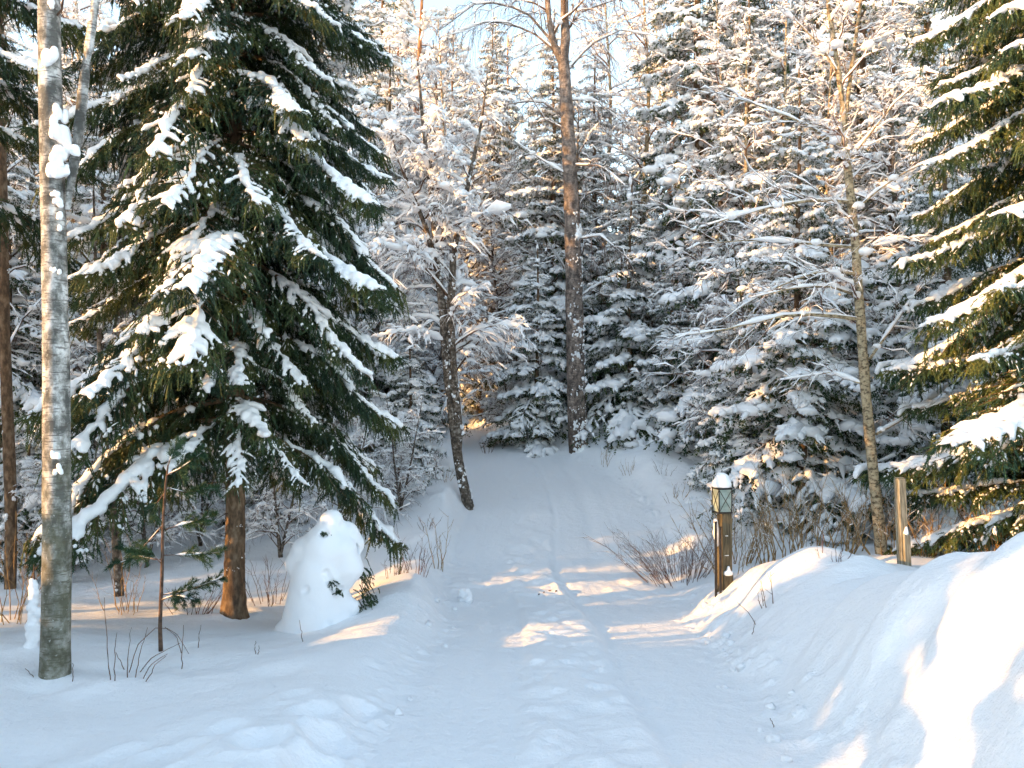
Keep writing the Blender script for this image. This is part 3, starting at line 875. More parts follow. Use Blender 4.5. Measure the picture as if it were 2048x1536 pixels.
def bark_snow(P, r, n, a0, a1, rng, big=0.05, t1=0.6, pw=1.5):
    """snow driven against a stem: clusters of flattened patches"""
    Cn, Sz = [], []
    K = len(P)
    for _ in range(n):
        q = rng.random() ** pw * t1 * (K - 1); a = rng.uniform(a0, a1); m = int(rng.integers(2, 8)); sc = big * (0.25 + rng.random() ** 2)
        for _ in range(m):
            qq = min(max(q + rng.normal(0, 0.10 + sc * 1.5), 0), K - 1.01); aa = a + rng.normal(0, 0.35)
            i = int(qq); f = qq - i
            p = P[i] * (1 - f) + P[i + 1] * f; rr = r[i] * (1 - f) + r[i + 1] * f
            Cn.append(p + np.array([math.cos(aa), math.sin(aa), 0]) * rr)
            k = sc * rng.uniform(0.4, 1.1)
            Sz.append([k * 0.8, k * 0.55, k * rng.uniform(0.5, 1.3)])
    return blobs(np.array(Cn), np.array(Sz), rng, False, 0.3)

def stem_line(pts, n=14):
    q = np.array(pts, float)
    return densify(q[:, :3], q[:, 3], n)

BT = {}
def bare_kind(key, stems, bark, twig, **kw):
    t, b, s = bare_tree(stems, **kw)
    BT[key] = (mesh("trunk", t, M[bark]), mesh("branches", b, M[twig]), mesh("snow", s, M["tree_snow"]))
bare_kind("bushy", [stem_line([(0, 0, -.2, .11), (.2, .1, 2, .09), (.1, .3, 5, .06), (.4, .2, 9, .012)]), stem_line([(0, 0, .4, .07), (-.5, -.2, 2.5, .055), (-.9, 0, 5, .035), (-1.1, .2, 8, .01)])],
          "alder_bark", "twig", seed=41, n1=30, n2=9, n3=6, len1=0.32, load=1.1, twr=0.006, t0=0.12, droop=(0.25, 0.25, 0.3))
bare_kind("slender", [stem_line([(0, 0, -.2, .10), (.1, 0, 4, .075), (-.1, .1, 8, .045), (.1, 0, 12, .01)])], "aspen_bark", "redtwig", seed=42, n1=54, n2=8, n3=6, len1=0.20, load=1.0, twr=0.006, t0=0.12, droop=(0.2, 0.2, 0.3))
bare_kind("thicket", [stem_line([(0, 0, -.1, .05), (.4, .2, 2, .035), (.8, .4, 4.5, .008)]), stem_line([(.1, 0, -.1, .05), (-.3, .3, 2, .035), (-.9, .3, 4.6, .008)]), stem_line([(0, .1, -.1, .05), (.0, -.4, 2, .035), (.1, -.8, 4, .008)])],
          "alder_bark", "twig", seed=43, n1=17, n2=9, n3=7, len1=0.38, t0=0.08, load=1.15, twr=0.006, droop=(0.3, 0.3, 0.3))
def bare(kind, x, y, label, s=1.0, rz=0.0, group=None, name="bare_tree"):
    t = empty(name, (x, y, gz(x, y) - 0.03), label, "tree", group, rz, s)
    for nm, me in zip(("trunk", "branches", "snow"), BT[kind]):
        obj(nm, me, t)
    return t

# Scots pine: bare orange stem, tufted crown high up
def pine_meshes(seed, H=17.0):
    rng = np.random.default_rng(seed)
    zz = np.linspace(-0.2, H, 18)
    P = np.stack([0.10 * np.sin(zz * 0.5), 0.08 * np.cos(zz * 0.4), zz], -1)
    r = 0.17 * (1 - zz / (H + 1)) + 0.02
    tr = trunk_chunk(P, r, 10)
    B1, L1 = offspring(P[None], 40, 0.38, 0.99, 65, lambda t, pl: 2.6 * (1.25 - 0.9 * t), 0.15, 8, 0.1, 0.03, rng)
    R1 = (0.006 + 0.009 * L1)[:, None] * (1 - 0.8 * np.linspace(0, 1, 8)[None])
    B2, L2 = offspring(B1, 9, 0.35, 1.0, 45, lambda t, pl: 0.15 + pl * 0.28, 0.25, 5, 0.0, 0.04, rng)
    R2 = np.full((len(B2), 5), 0.006)
    nd = needle_tris(B2, 60, 0.11, 0.006, rng, 0.6)
    sn = [snow_over(B1, R1, 0.05, rng, 6, 0.15), snow_over(B2, R2, 0.06, rng, 6, 0.15)]
    c0 = B2[rng.random(len(B2)) < 0.5][:, -2] + np.array([0, 0, 0.05])
    sn.append(blobs(c0, rng.uniform(0.06, 0.15, (len(c0), 1)) * np.array([[1.3, 1.2, 0.6]]), rng, True, 0.1))
    return mesh("trunk", [tr], M["pine_bark"]), mesh("branches", [tubes(B1, R1, 5), tubes(B2, R2, 3)], M["pine_bark"]), mesh("needles", [nd], M["needles_pine"], False), mesh("snow", sn, M["tree_snow"])
PN = pine_meshes(51)
def pine(x, y, label, s=1.0, rz=0.0, group=None):
    t = empty("pine_tree", (x, y, gz(x, y) - 0.05), label, "tree", group, rz, s)
    for nm, me in zip(("trunk", "branches", "needles", "snow"), PN):
        obj(nm, me, t)
    return t

def ux(u, Y):
    return (u - 1024) / FPX * Y
SPRUCES = [("young", 1075, 22.6, 1.35, "young snow-clad spruce just left of the foot of the tall forked birch"),
    ("tall", 1108, 25.5, 0.95, "green spruce showing yellow-green boughs directly behind the tall forked birch"),
    ("young", 1262, 22.0, 1.7, "young spruce hung with snow just right of the foot of the tall forked birch"),
    ("young", 1345, 21.0, 1.2, "broad low young spruce heaped with snow at the far edge of the clearing"),
    ("tall", 1400, 24.0, 1.4, "tall dark spruce against the blue sky right of the tall forked birch"),
    ("mid", 1600, 14.6, 1.0, "dark drooping spruce filling the space behind the lantern post"),
    ("mid", 1500, 19.5, 1.35, "large dark spruce rising behind the snow-capped lantern"),
    ("mid", 1790, 18.0, 1.3, "dark snow-sheeted spruce right behind the leaning tree"),
    ("young", 1478, 16.5, 1.0, "small snowy spruce peeping out just above the snow-capped lantern"),
    ("mid", 1895, 14.2, 1.0, "spruce with broad sheets of snow behind the grey fence post"),
    ("tall", 1730, 21.0, 1.25, "tall snow-covered spruce behind the leaning yellow-barked tree"),
    ("slim", 1990, 18.0, 1.3, "slim snowy spruce high behind the green spruce at the right edge"),
    ("mid", 10, 14.0, 1.0, "snow-flecked spruce at the left edge behind the grey birch"),
    ("mid", 200, 16.5, 1.15, "snowy spruce between the grey birch and the large dark spruce"),
    ("tall", 355, 19.5, 1.2, "tall spruce hidden mostly behind the left half of the large dark spruce"),
    ("tall", 640, 20.0, 1.15, "tall spruce standing behind the right half of the large dark spruce"),
    ("mid", 775, 22.5, 1.3, "snowy spruce between the large dark spruce and the twin-stemmed alder"),
    ("slim", 985, 30.0, 1.15, "narrow spruce in the gap between the alder and the forked birch"),
    ("young", 820, 17.2, 0.8, "low spruce half hidden at the tip of the large spruce's lowest bough"),
    ("young", 60, 13.2, 0.7, "small spruce under snow at the left edge behind the grey birch"),
    ("young", 515, 15.5, 0.75, "small snowy spruce glimpsed beneath the large spruce's boughs"),
    ("tall", 905, 33.0, 1.15, "spruce in the gap straight above the alder's crown"),
    ("mid", 1190, 27.0, 1.5, "snowy spruce peering out right behind the forked birch stem"),
    ("slim", 470, 23.0, 1.35, "slim spruce behind the large dark spruce's trunk"),
    ("mid", 95, 19.0, 1.3, "bushy snowy spruce in the gap left of the large dark spruce"),
    ("young", 1430, 20.5, 1.35, "young snow-heaped spruce between the clearing and the lantern"),
    ("slim", 1640, 24.5, 1.5, "slim frosted spruce left of the leaning tree's upper stem"),
    ("tall", 1860, 24.0, 1.35, "tall snowy spruce between the leaning tree and the right edge"),
    ("tall", 1530, 26.0, 1.45, "tall frosted spruce far behind the lantern, left of the leaning tree")]
r0 = np.random.default_rng(61)
for kind, u, Y, s, lab in SPRUCES:
    spruce(kind, ux(u, Y), Y, lab, s, r0.random() * 6.28)
obj("trunk_snow", mesh("trunk_snow", [bark_snow(HERO_P, HERO_R, 11, -2.8, -0.4, np.random.default_rng(8), 0.022, 0.6, 1.0)], M["tree_snow"]), hero)
BARES = [("bushy", 745, 20.0, 0.95, "bushy bare tree plastered with snow right of the large dark spruce"),
    ("thicket", 960, 30.0, 1.2, "low thicket of snowy stems where the road bends out of sight"),
    ("bushy", 1040, 27.0, 1.1, "broad snowy bare tree left of the forked birch above the bend"),
    ("slender", 1500, 19.0, 0.9, "slim snowy bare tree above and right of the lantern"),
    ("slender", 1580, 19.5, 1.0, "slender snowy tree just left of the leaning yellow-barked tree"),
    ("bushy", 1830, 17.0, 1.1, "snow-loaded bare tree between the leaning tree and the green spruce"),
    ("slender", 655, 25.0, 1.5, "thin snowy tree rising above the large spruce's right shoulder"),
    ("bushy", 55, 15.5, 1.0, "snowy bare tree behind the grey birch at the left edge"),
    ("thicket", 190, 14.5, 0.9, "snow-covered thicket low between the grey birch and the large spruce"),
    ("slender", 1290, 25.5, 1.35, "slender frosted tree just right of the tall forked birch"),
    ("bushy", 880, 28.0, 1.5, "frosted bare tree far behind the twin-stemmed alder"),
    ("slender", 1215, 30.0, 1.45, "thin frosted tree against the sky behind the forked birch's fork"),
    ("thicket", 1400, 22.5, 1.1, "thicket of snowy stems beyond the clearing, left of the lantern"),
    ("slender", 1950, 21.0, 1.1, "slender snowy tree high at the upper right corner"),
    ("bushy", 300, 22.0, 1.1, "snowy bare tree glimpsed through the left side of the large spruce"),
    ("slender", 880, 23.5, 1.0, "slim snowy tree just behind the alder above the bend"),
    ("bushy", 1130, 25.0, 1.1, "snow-crusted bare tree crossing behind the forked birch stem"),
    ("slender", 1665, 19.0, 0.9, "snow-crusted bare tree behind the leaning tree's middle"),
    ("slender", 1440, 20.0, 1.0, "slender snowy tree above the young spruces left of the lantern"),
    ("thicket", 1350, 22.5, 1.2, "bare snow-crusted bush in front of the tall dark spruce"),
    ("slender", 140, 18.0, 1.1, "slender snowy tree just right of the grey birch"),
    ("thicket", 1560, 16.0, 1.2, "snowed-under thicket behind the dry stems by the lantern"),
    ("thicket", 1030, 24.5, 0.8, "low snowy bush at the right edge of the track on the rise"),
    ("thicket", 860, 21.5, 1.1, "snowy thicket around the foot of the orange pine, behind the alder")]
BARES += [("thicket", 135, 12.6, 0.5, "low snowy bush just right of the grey birch's foot, beyond the canes"), ("thicket", 300, 13.2, 0.55, "low snowy bush behind the young pine"),
    ("thicket", 400, 14.2, 0.6, "low snowy bush left behind the large spruce's trunk"), ("thicket", 560, 13.6, 0.55, "low snowy bush right behind the large spruce's trunk"),
    ("thicket", 690, 14.6, 0.55, "low snowy bush behind the snow-hooded little spruce"), ("thicket", 800, 15.5, 0.5, "low snowy bush left of the alder's foot")]
for kind, u, Y, s, lab in BARES:
    bare(kind, ux(u, Y), Y, lab, s, r0.random() * 6.28)
for u, Y, s, lab in [(836, 27.0, 1.0, "pine with a thick orange stem rising behind the twin-stemmed alder"), (797, 31.0, 0.95, "thinner reddish pine just left of the thick orange pine stem"),
                     (1020, 36, 1.0, "sunlit pine crown in the gap left of the forked birch"), (1345, 34, 0.95, "far pine crown low against the sky right of the forked birch")]:
    pine(ux(u, Y), Y, lab, s, r0.random() * 6.28)
# the wood beyond: nothing tells these apart
rf = np.random.default_rng(62)
for row, (Y0, step, sc) in enumerate([(34, 150, 1.25), (41, 130, 1.5), (50, 130, 1.85)]):
    for u in np.arange(-250, 2350, step):
        u2 = u + rf.uniform(-50, 50); Y = Y0 + rf.uniform(-2.5, 2.5)
        gapk = 0.78 if 900 < u2 < 1300 else 1.0
        if rf.random() < 0.62:
            spruce(["tall", "slim", "mid"][int(rf.integers(0, 3))], ux(u2, Y), Y, "snow-covered spruce of the dense wood far behind the road bend", sc * gapk * rf.uniform(0.8, 1.2), rf.random() * 6.28, "spruces of the far wood")
        else:
            bare(["slender", "bushy"][int(rf.integers(0, 2))], ux(u2, Y), Y, "snow-covered leafless tree of the dense wood far behind the road bend", sc * gapk * rf.uniform(0.9, 1.3), rf.random() * 6.28, "bare trees of the far wood")

# ------------------------------------------------------------------ single trees with stems of their own
def poly_px(pts, Y, base, dy, n=8):
    P = np.array([pt(u, v, Y + dy * i / (len(pts) - 1)) for i, (u, v) in enumerate(pts)]) - base
    return densify(P, np.ones(len(P)), n)[0]

# grey birch at the left
gb = hit(110, 1348); Yb = gb[1]
base = gb + np.array([0, 0, -0.1])
birch = empty("birch_tree", base, "grey-barked birch with mossy foot and plastered snow, standing in the left foreground", "tree")
P, r = px_trunk([(110, 1375, 60), (110, 1340, 55), (113, 1200, 53), (114, 1000, 52), (113, 800, 50), (110, 600, 47), (106, 400, 45), (101, 200, 43), (98, 0, 41), (95, -300, 37), (92, -800, 30), (90, -1500, 16)], Yb, base)
P, r = densify(P, r, 40)
P2, r2 = px_trunk([(135, 420, 10), (146, 340, 19), (158, 260, 20), (172, 130, 18), (192, 0, 17), (215, -200, 14), (240, -600, 5)], Yb, base)
P2, r2 = densify(P2, r2, 20)
rgb = np.random.default_rng(71)
obj("trunk", mesh("trunk", [trunk_chunk(P, r, 28, rgb, 0.02)], M["grey_birch"]), birch)
obj("stem", mesh("stem", [trunk_chunk(P2, r2, 14, rgb, 0.02)], M["grey_birch"]), birch)
B1, L1 = offspring(np.stack([densify(P, r, 24)[0], densify(P2, r2, 24)[0]]), 16, 0.42, 0.95, 55, lambda t, pl: 1.3 * (1.2 - 0.6 * t), 0.25, 8, 0.25, 0.03, rgb)
B2, L2 = offspring(B1, 7, 0.15, 1.0, 40, lambda t, pl: pl * 0.4, 0.0, 6, 0.3, 0.04, rgb)
obj("branches", mesh("branches", [tubes(B1, (0.004 + 0.006 * L1)[:, None] * (1 - .7 * np.linspace(0, 1, 8)[None]), 5), tubes(B2, np.full((len(B2), 6), 0.0022), 3)], M["twig"]), birch)
def patch(u, v, wu, hv, n=4):
    caps = []
    for k in range(n):
        uu, vv = u + rgb.normal(0, wu * 0.35), v + rgb.normal(0, hv * 0.35)
        cx = np.interp(vv, [0, 400, 800, 1340], [99, 106, 113, 110]); wd = np.interp(vv, [0, 1340], [41, 55]) / 2
        off = math.sqrt(max(1 - min(abs(uu - cx) / wd, 0.98) ** 2, 0)) * wd * Yb / FPX
        p = pt(uu, vv, Yb - off) - base
        rr = 0.35 * min(wu, hv) * Yb / FPX * rgb.uniform(0.7, 1.1)
        caps.append([*(p + [0, 0, rr * 0.5]), *(p + [0, 0, -rr * 0.6]), rr * 0.8, rr])
    obj("snow_patch", mesh("snow_patch", [sdf_mesh(caps, 0.008, 0.02, nz=(0.004, 30))], M["tree_snow"]), birch)
for q in [(121, 228, 22, 30, 6), (125, 268, 36, 30, 8), (122, 305, 34, 26, 7), (122, 345, 26, 36, 7), (120, 425, 16, 36, 6), (104, 112, 24, 22, 6), (112, 540, 14, 12, 4), (108, 915, 14, 14, 4), (118, 940, 12, 20, 4), (104, 8, 14, 12, 4), (113, 388, 14, 10, 4)]:
    patch(*q)

# leaning yellow-barked tree at the right
yb_ = hit(1762, 1108); Yt = max(yb_[1], 10.2)
base = np.array([ux(1762, Yt), Yt, gz(ux(1762, Yt), Yt) - 0.08])
lean = empty("bare_tree", base, "leaning slender tree with sunlit yellowish bark and arching snowy branches, right of the lantern", "tree")
P, r = px_trunk([(1766, 1130, 24), (1761, 1090, 22), (1745, 930, 20), (1730, 770, 19), (1718, 600, 18), (1710, 480, 17), (1698, 360, 16), (1690, 290, 14), (1685, 200, 11), (1670, 100, 10), (1655, 0, 9), (1640, -150, 6), (1630, -350, 2)], Yt, base)
S1 = densify(P, r, 40)
P, r = px_trunk([(1690, 245, 8), (1700, 160, 8), (1714, 60, 7), (1724, -20, 6), (1735, -200, 2)], Yt, base)
S2 = densify(P, r, 24)
LB = [[(1690, 297), (1600, 242), (1500, 205), (1420, 183)], [(1700, 318), (1745, 262), (1790, 205), (1832, 168)], [(1706, 425), (1750, 385), (1800, 350), (1850, 325), (1900, 305)],
      [(1700, 405), (1630, 400), (1560, 410), (1480, 430), (1400, 455)], [(1706, 495), (1600, 486), (1500, 480), (1410, 487)], [(1712, 520), (1750, 492), (1800, 478), (1860, 470)],
      [(1713, 548), (1650, 540), (1580, 562), (1500, 600), (1450, 638)], [(1716, 592), (1660, 572), (1590, 575), (1500, 596)], [(1722, 640), (1640, 628), (1560, 632), (1440, 662), (1350, 672)],
      [(1738, 718), (1780, 660), (1822, 600), (1862, 540)], [(1752, 868), (1800, 842), (1860, 800), (1905, 760)], [(1678, 150), (1640, 90), (1590, 40), (1550, 10)], [(1730, 770), (1660, 745), (1560, 760)]]
rq = np.random.default_rng(72)
ex = np.stack([poly_px(q, Yt, base, rq.uniform(-1.0, 1.0)) for q in LB])
t, b, s, big = bare_tree([S1, S2], 73, n1=16, n2=12, n3=7, len1=0.15, t0=0.3, load=0.95, twr=0.0028, droop=(0.1, 0.12, 0.15), snow_r=(0.032, 0.017, 0.010), keep3=0.6, sides=12, gap=(0.06, 0.2, 0.3), extra=ex, ang=(55, 40, 40))
for nm, ch, mm in (("trunk", t, "aspen_bark"), ("branches", b, "redtwig"), ("snow", s, "tree_snow")):
    obj(nm, mesh(nm, ch, M[mm]), lean)
for q in big:
    obj("branch", mesh("branch", [q], M["aspen_bark"]), lean)

# tall forked birch in the middle
Yf = 21.2
base = np.array([ux(1158, Yf), Yf, gz(ux(1158, Yf), Yf) - 0.1])
fork = empty("birch_tree", base, "tall forked birch with dark reddish bark standing beyond the bend in the road", "tree")
P, r = px_trunk([(1160, 945, 44), (1158, 915, 40), (1152, 780, 37), (1149, 600, 35), (1143, 400, 31), (1136, 260, 27), (1129, 150, 24), (1126, 112, 22)], Yf, base)
T0 = densify(P, r, 36)
P, r = px_trunk([(1126, 125, 20), (1108, 90, 14), (1098, 40, 12), (1090, -60, 10), (1085, -300, 6), (1080, -600, 2)], Yf, base); T1 = densify(P, r, 20)
P, r = px_trunk([(1127, 120, 20), (1132, 70, 18), (1128, 20, 16), (1130, -100, 14), (1140, -400, 7), (1145, -700, 2)], Yf, base); T2 = densify(P, r, 20)
FBR = [[(1136, 262), (1088, 238), (1060, 190), (1010, 140)], [(1143, 355), (1080, 318), (1020, 275)], [(1128, 150), (1180, 90), (1240, 60), (1300, 70)], [(1134, 60), (1160, 25), (1215, 5), (1290, -20)], [(1126, 115), (1060, 60), (980, 40), (900, 70)],
       [(1110, 90), (1050, 20), (960, 0), (880, 60)], [(1150, 480), (1200, 470), (1260, 520)], [(1150, 600), (1210, 560), (1250, 600)], [(1140, 330), (1200, 330), (1250, 370)], [(1130, 200), (1190, 200), (1240, 240)], [(1136, 240), (1080, 200), (1000, 210), (950, 250)]]
ex = np.stack([poly_px(q, Yf, base, rq.uniform(-1.5, 1.5)) for q in FBR])
t, b, s, big = bare_tree([T1, T2], 74, n1=16, n2=10, n3=8, len1=0.26, t0=0.02, load=0.8, twr=0.006, droop=(0.1, 0.5, 0.9), up=(0.1, 0.0, -0.3), snow_r=(0.055, 0.02, 0.008), keep3=0.3, sides=10, extra=ex, ang=(55, 45, 40))
obj("trunk", mesh("trunk", [trunk_chunk(*T0, 20, rq, 0.03)] + t, M["dark_birch"]), fork)
obj("branches", mesh("branches", b, M["twig"]), fork)
for q in big:
    obj("branch", mesh("branch", [q], M["dark_birch"]), fork)
rs = np.random.default_rng(75)
s.append(bark_snow(T0[0], T0[1], 110, -1.9, 0.2, rs, 0.075, 0.62, 1.6))
obj("snow", mesh("snow", s, M["tree_snow"]), fork)

# twin-stemmed alder leaning over the left edge of the road
Ya = hit(936, 1016)[1]
base = hit(936, 1016) + np.array([0, 0, -0.1])
alder = empty("alder_tree", base, "twin-stemmed alder with bent foot and thickly snowed twigs, left of the road bend", "tree")
P, r = px_trunk([(940, 1030, 25), (934, 1000, 22), (918, 930, 20), (908, 860, 19), (895, 760, 16), (885, 640, 13), (872, 500, 11), (862, 380, 11), (846, 250, 8), (835, 120, 3)], Ya, base)
A1 = densify(P, r, 26)
P, r = px_trunk([(916, 925, 12), (918, 860, 17), (908, 760, 16), (900, 620, 15), (908, 500, 13), (938, 360, 10), (962, 250, 6), (975, 150, 2)], Ya, base)
A2 = densify(P, r, 26)
P, r = px_trunk([(898, 700, 10), (880, 560, 12), (850, 450, 10), (800, 330, 6), (770, 230, 2)], Ya, base)
A3 = densify(P, r, 26)
t, b, s = bare_tree([A1, A2, A3], 76, n1=24, n2=10, n3=8, len1=0.27, t0=0.28, load=1.3, twr=0.006, droop=(0.4, 0.35, 0.4), up=(0.15, 0.05, 0.0), snow_r=(0.05, 0.038, 0.026), keep3=0.8, sides=10)
rs = np.random.default_rng(77)
s.append(bark_snow(A1[0], A1[1], 50, -2.2, 0.3, rs, 0.05, 0.8, 1.0)); s.append(bark_snow(A2[0], A2[1], 40, -2.2, 0.3, rs, 0.045, 0.8, 1.0))
for nm, ch, mm in (("trunk", t, "alder_bark"), ("branches", b, "twig"), ("snow", s, "tree_snow")):
    obj(nm, mesh(nm, ch, M[mm]), alder)

# stems between the grey birch and the big spruce
def lone_stem(pts, Y, label, bark, snowy, seed, name="bare_tree", n=6, n1=10, load=0.8):
    rs = np.random.default_rng(seed)
    base = np.array([ux(pts[0][0], Y), Y, gz(ux(pts[0][0], Y), Y) - 0.08])
    t = empty(name, base, label, "tree")
    P, r = px_trunk(pts, Y, base)
    P[0, 2] = 0
    P, r = densify(P, r, 24)
    tr, b, s = bare_tree([(P, r)], seed, n1=n1, n2=6, n3=5, len1=0.16, t0=0.3, load=load, twr=0.004, sides=10)
    if snowy:
        s.append(bark_snow(P, r, snowy // 4 + 2, -2.6, 0.2, rs, 0.05, 0.7, 1.0))
    for nm, ch, mm in (("trunk", tr, bark), ("branches", b, "twig"), ("snow", s, "tree_snow")):
        obj(nm, mesh(nm, ch, M[mm]), t)
lone_stem([(245, 1090, 46), (246, 900, 44), (250, 700, 42), (256, 500, 40), (262, 250, 36), (268, 0, 30), (272, -500, 10)], 15.0, "thick snow-spattered trunk behind the left boughs of the large spruce", "alder_bark", 200, 81)
lone_stem([(240, 1200, 18), (232, 1080, 16), (218, 960, 15), (206, 850, 13), (200, 700, 10), (190, 500, 6), (185, 300, 2)], 11.2, "thin crooked stem between the grey birch and the young pine", "alder_bark", 14, 82)
lone_stem([(20, 1215, 22), (22, 1000, 22), (10, 700, 20), (6, 400, 17), (0, 0, 12), (0, -300, 3)], 12.0, "brown slender trunk at the left edge of the picture", "spruce_bark", 10, 83)

# ------------------------------------------------------------------ little spruce buried under snow
lp = hit(650, 1252)
Yl = lp[1] + 0.25
base = np.array([lp[0], Yl, gz(lp[0], Yl) - 0.05])
lump = empty("snow_covered_spruce", base, "small spruce buried under one smooth hood of snow with dark peepholes", "tree")
k_ = Yl / FPX
def lc_(u, v, d=0.0):
    p = pt(u, v, Yl) - base
    return [p[0], d, p[2]]
caps = []
def cap(u0, v0, u1, v1, ra, rb, d0=0.0, d1=0.0):
    caps.append([*lc_(u0, v0, d0), *lc_(u1, v1, d1), ra * k_, rb * k_])
cap(663, 1044, 652, 1098, 24, 46)                 # hood
cap(650, 1098, 641, 1150, 46, 55)
cap(641, 1150, 634, 1232, 55, 66)
cap(612, 1108, 598, 1128, 33, 27, 0.02, 0.02)     # left shoulder
cap(628, 1240, 584, 1268, 58, 36)
cap(640, 1238, 690, 1266, 56, 22)                 # skirt
cap(688, 1072, 702, 1092, 27, 22, 0.08, 0.10)     # hump behind at the right
cap(682, 1104, 695, 1136, 38, 30, -0.03, -0.03)   # right lobe
cap(695, 1136, 690, 1156, 30, 22, -0.03, -0.03)
cap(655, 1188, 703, 1213, 38, 17, -0.06, -0.05)   # lower right arm
cap(692, 1224, 690, 1252, 19, 18)
cap(640, 1250, 630, 1275, 66, 66)
front = lambda u, v, rpx, depth: (*lc_(u, v, -depth * k_), rpx * k_)
cut = [front(656, 1060, 9, 36), front(651, 1058, 7, 37), front(661, 1058, 6, 34), front(623, 1167, 9, 60), front(627, 1164, 7, 60),
       front(665, 1136, 9, 52), front(670, 1146, 10, 53), front(675, 1156, 10, 50), front(681, 1166, 10, 42), front(688, 1175, 10, 32), front(678, 1138, 8, 54),
       front(674, 1232, 10, 62), front(678, 1242, 10, 60), front(684, 1250, 9, 54), front(708, 1094, 10, 6), front(713, 1101, 9, 2)]
V, F = sdf_mesh(caps, 0.012, 0.055, cut, (0.008, 6.0))
obj("snow_hood", mesh("snow_hood", [(V, F)], M["smooth_snow"]), lump)
rs = np.random.default_rng(91)
B = []
for (u, v, n, w, h, d) in [(728, 1195, 60, 16, 26, 0.06), (716, 1235, 40, 14, 16, 0.04), (722, 1150, 26, 10, 20, 0.12), (700, 1110, 12, 8, 10, 0.1)]:
    for _ in range(n):
        p = np.array(lc_(u + rs.normal(0, w * .6), v + rs.normal(0, h * .6), d + rs.normal(0, .06)))
        dd = unit(np.array([0.8 * rs.random(), rs.normal(0, .4), -0.7 * rs.random() - 0.2]))
        B.append([p, p + dd * 0.05, p + dd * 0.1 + [0, 0, -.02]])
for (u, v) in [(655, 1060), (624, 1166), (677, 1240), (673, 1155), (686, 1172)]:
    for _ in range(14):
        p = np.array(lc_(u + rs.normal(0, 3.5), v + rs.normal(0, 3.5), -(26 if v < 1100 else 42) * k_ + rs.normal(0, .015)))
        dd = unit(np.array([rs.normal(0, .6), -0.6, -0.5]))
        B.append([p, p + dd * 0.03, p + dd * 0.06])
B = np.array(B)
obj("needles", mesh("needles", [needle_tris(B, 24, 0.024, 0.004, rs), tubes(B, np.repeat([[.005, .005, .002]], len(B), 0), 3)], M["needles"], False), lump)
c0 = B[rs.random(len(B)) < 0.25][:, 1]
zz = np.linspace(0, 1.1, 6)
obj("trunk", mesh("trunk", [trunk_chunk(np.stack([0 * zz, 0 * zz, zz], -1), 0.03 * (1 - zz / 1.2), 8)], M["spruce_bark"]), lump)

# thin column of snow on a stump beside the birch
b0 = hit(66, 1292)
st = empty("snow_covered_sapling", b0 + np.array([0, 0, -0.05]), "narrow knobbly column of snow beside the foot of the grey birch", "sapling")
k_ = b0[1] / FPX
rs = np.random.default_rng(92)
caps = []
for i in range(11):
    v = i * 13
    caps.append([rs.normal(0, 3) * k_, rs.normal(0, 2) * k_, v * k_, rs.normal(0, 3) * k_, rs.normal(0, 2) * k_, (v + 9) * k_, rs.uniform(8, 13) * k_ * (1.25 - 0.045 * i), rs.uniform(7, 11) * k_ * (1.25 - 0.045 * i)])
obj("snow", mesh("snow", [sdf_mesh(caps, 0.010, 0.012, nz=(0.006, 25))], M["tree_snow"]), st)
obj("stem", mesh("stem", [tubes(np.array([[[0, 0, 0], [0.01, 0, 0.4], [0, 0, 0.78]]]), np.array([[.012, .01, .005]]), 6)], M["twig"]), st)

# young pine with feathery green branches
b0 = hit(322, 1302)
yp = empty("pine_sapling", b0 + np.array([0, 0, -0.05]), "slim young pine with feathery green branches in front of the large spruce", "tree")
Yp = b0[1]; base = b0 + np.array([0, 0, -0.05])
P, r = px_trunk([(322, 1312, 9), (320, 1250, 8), (324, 1150, 7), (326, 1050, 5.5), (330, 980, 5), (336, 930, 3)], Yp, base)
P, r = densify(P, r, 20)
obj("trunk", mesh("trunk", [trunk_chunk(P, r, 8)], M["twig"]), yp)
rs = np.random.default_rng(93)
YB = [[(326, 1050), (300, 1080), (262, 1120), (222, 1130)], [(326, 1060), (380, 1045), (430, 1030)], [(325, 1110), (370, 1110), (440, 1105)], [(324, 1190), (380, 1180), (445, 1155)], [(332, 975), (370, 985), (432, 978)], [(334, 950), (365, 935), (405, 905)],
      [(324, 1120), (280, 1115), (240, 1090)], [(325, 1130), (300, 1100), (262, 1105)], [(330, 985), (310, 1010), (300, 1040)], [(323, 1200), (350, 1190), (390, 1200)], [(335, 935), (345, 905), (362, 880)]]
BB = np.stack([poly_px(q, Yp, base, rs.uniform(-.5, .5), 6) for q in YB])
for i in range(len(BB)):
    tw, _ = offspring(BB[i:i + 1], 14, 0.25, 1.0, 38, lambda t, pl: 0.08 + 0.14 * (1 - t), -0.05, 4, 0.15, 0.03, rs)
    o = obj("branch", mesh("branch", [tubes(BB[i:i + 1], np.array([[.006, .005, .005, .004, .003, .002]]), 5)], M["twig"]), yp)
    obj("needles", mesh("needles", [needle_tris(BB[i:i + 1, 2:], 110, 0.065, 0.003, rs, 0.75), needle_tris(tw, 60, 0.062, 0.003, rs, 0.75)], M["needles_young"], False), o)
obj("snow", mesh("snow", [snow_over(BB, np.full((len(BB), 6), .004), 0.008, rs, 5, 0.4)], M["tree_snow"]), yp)

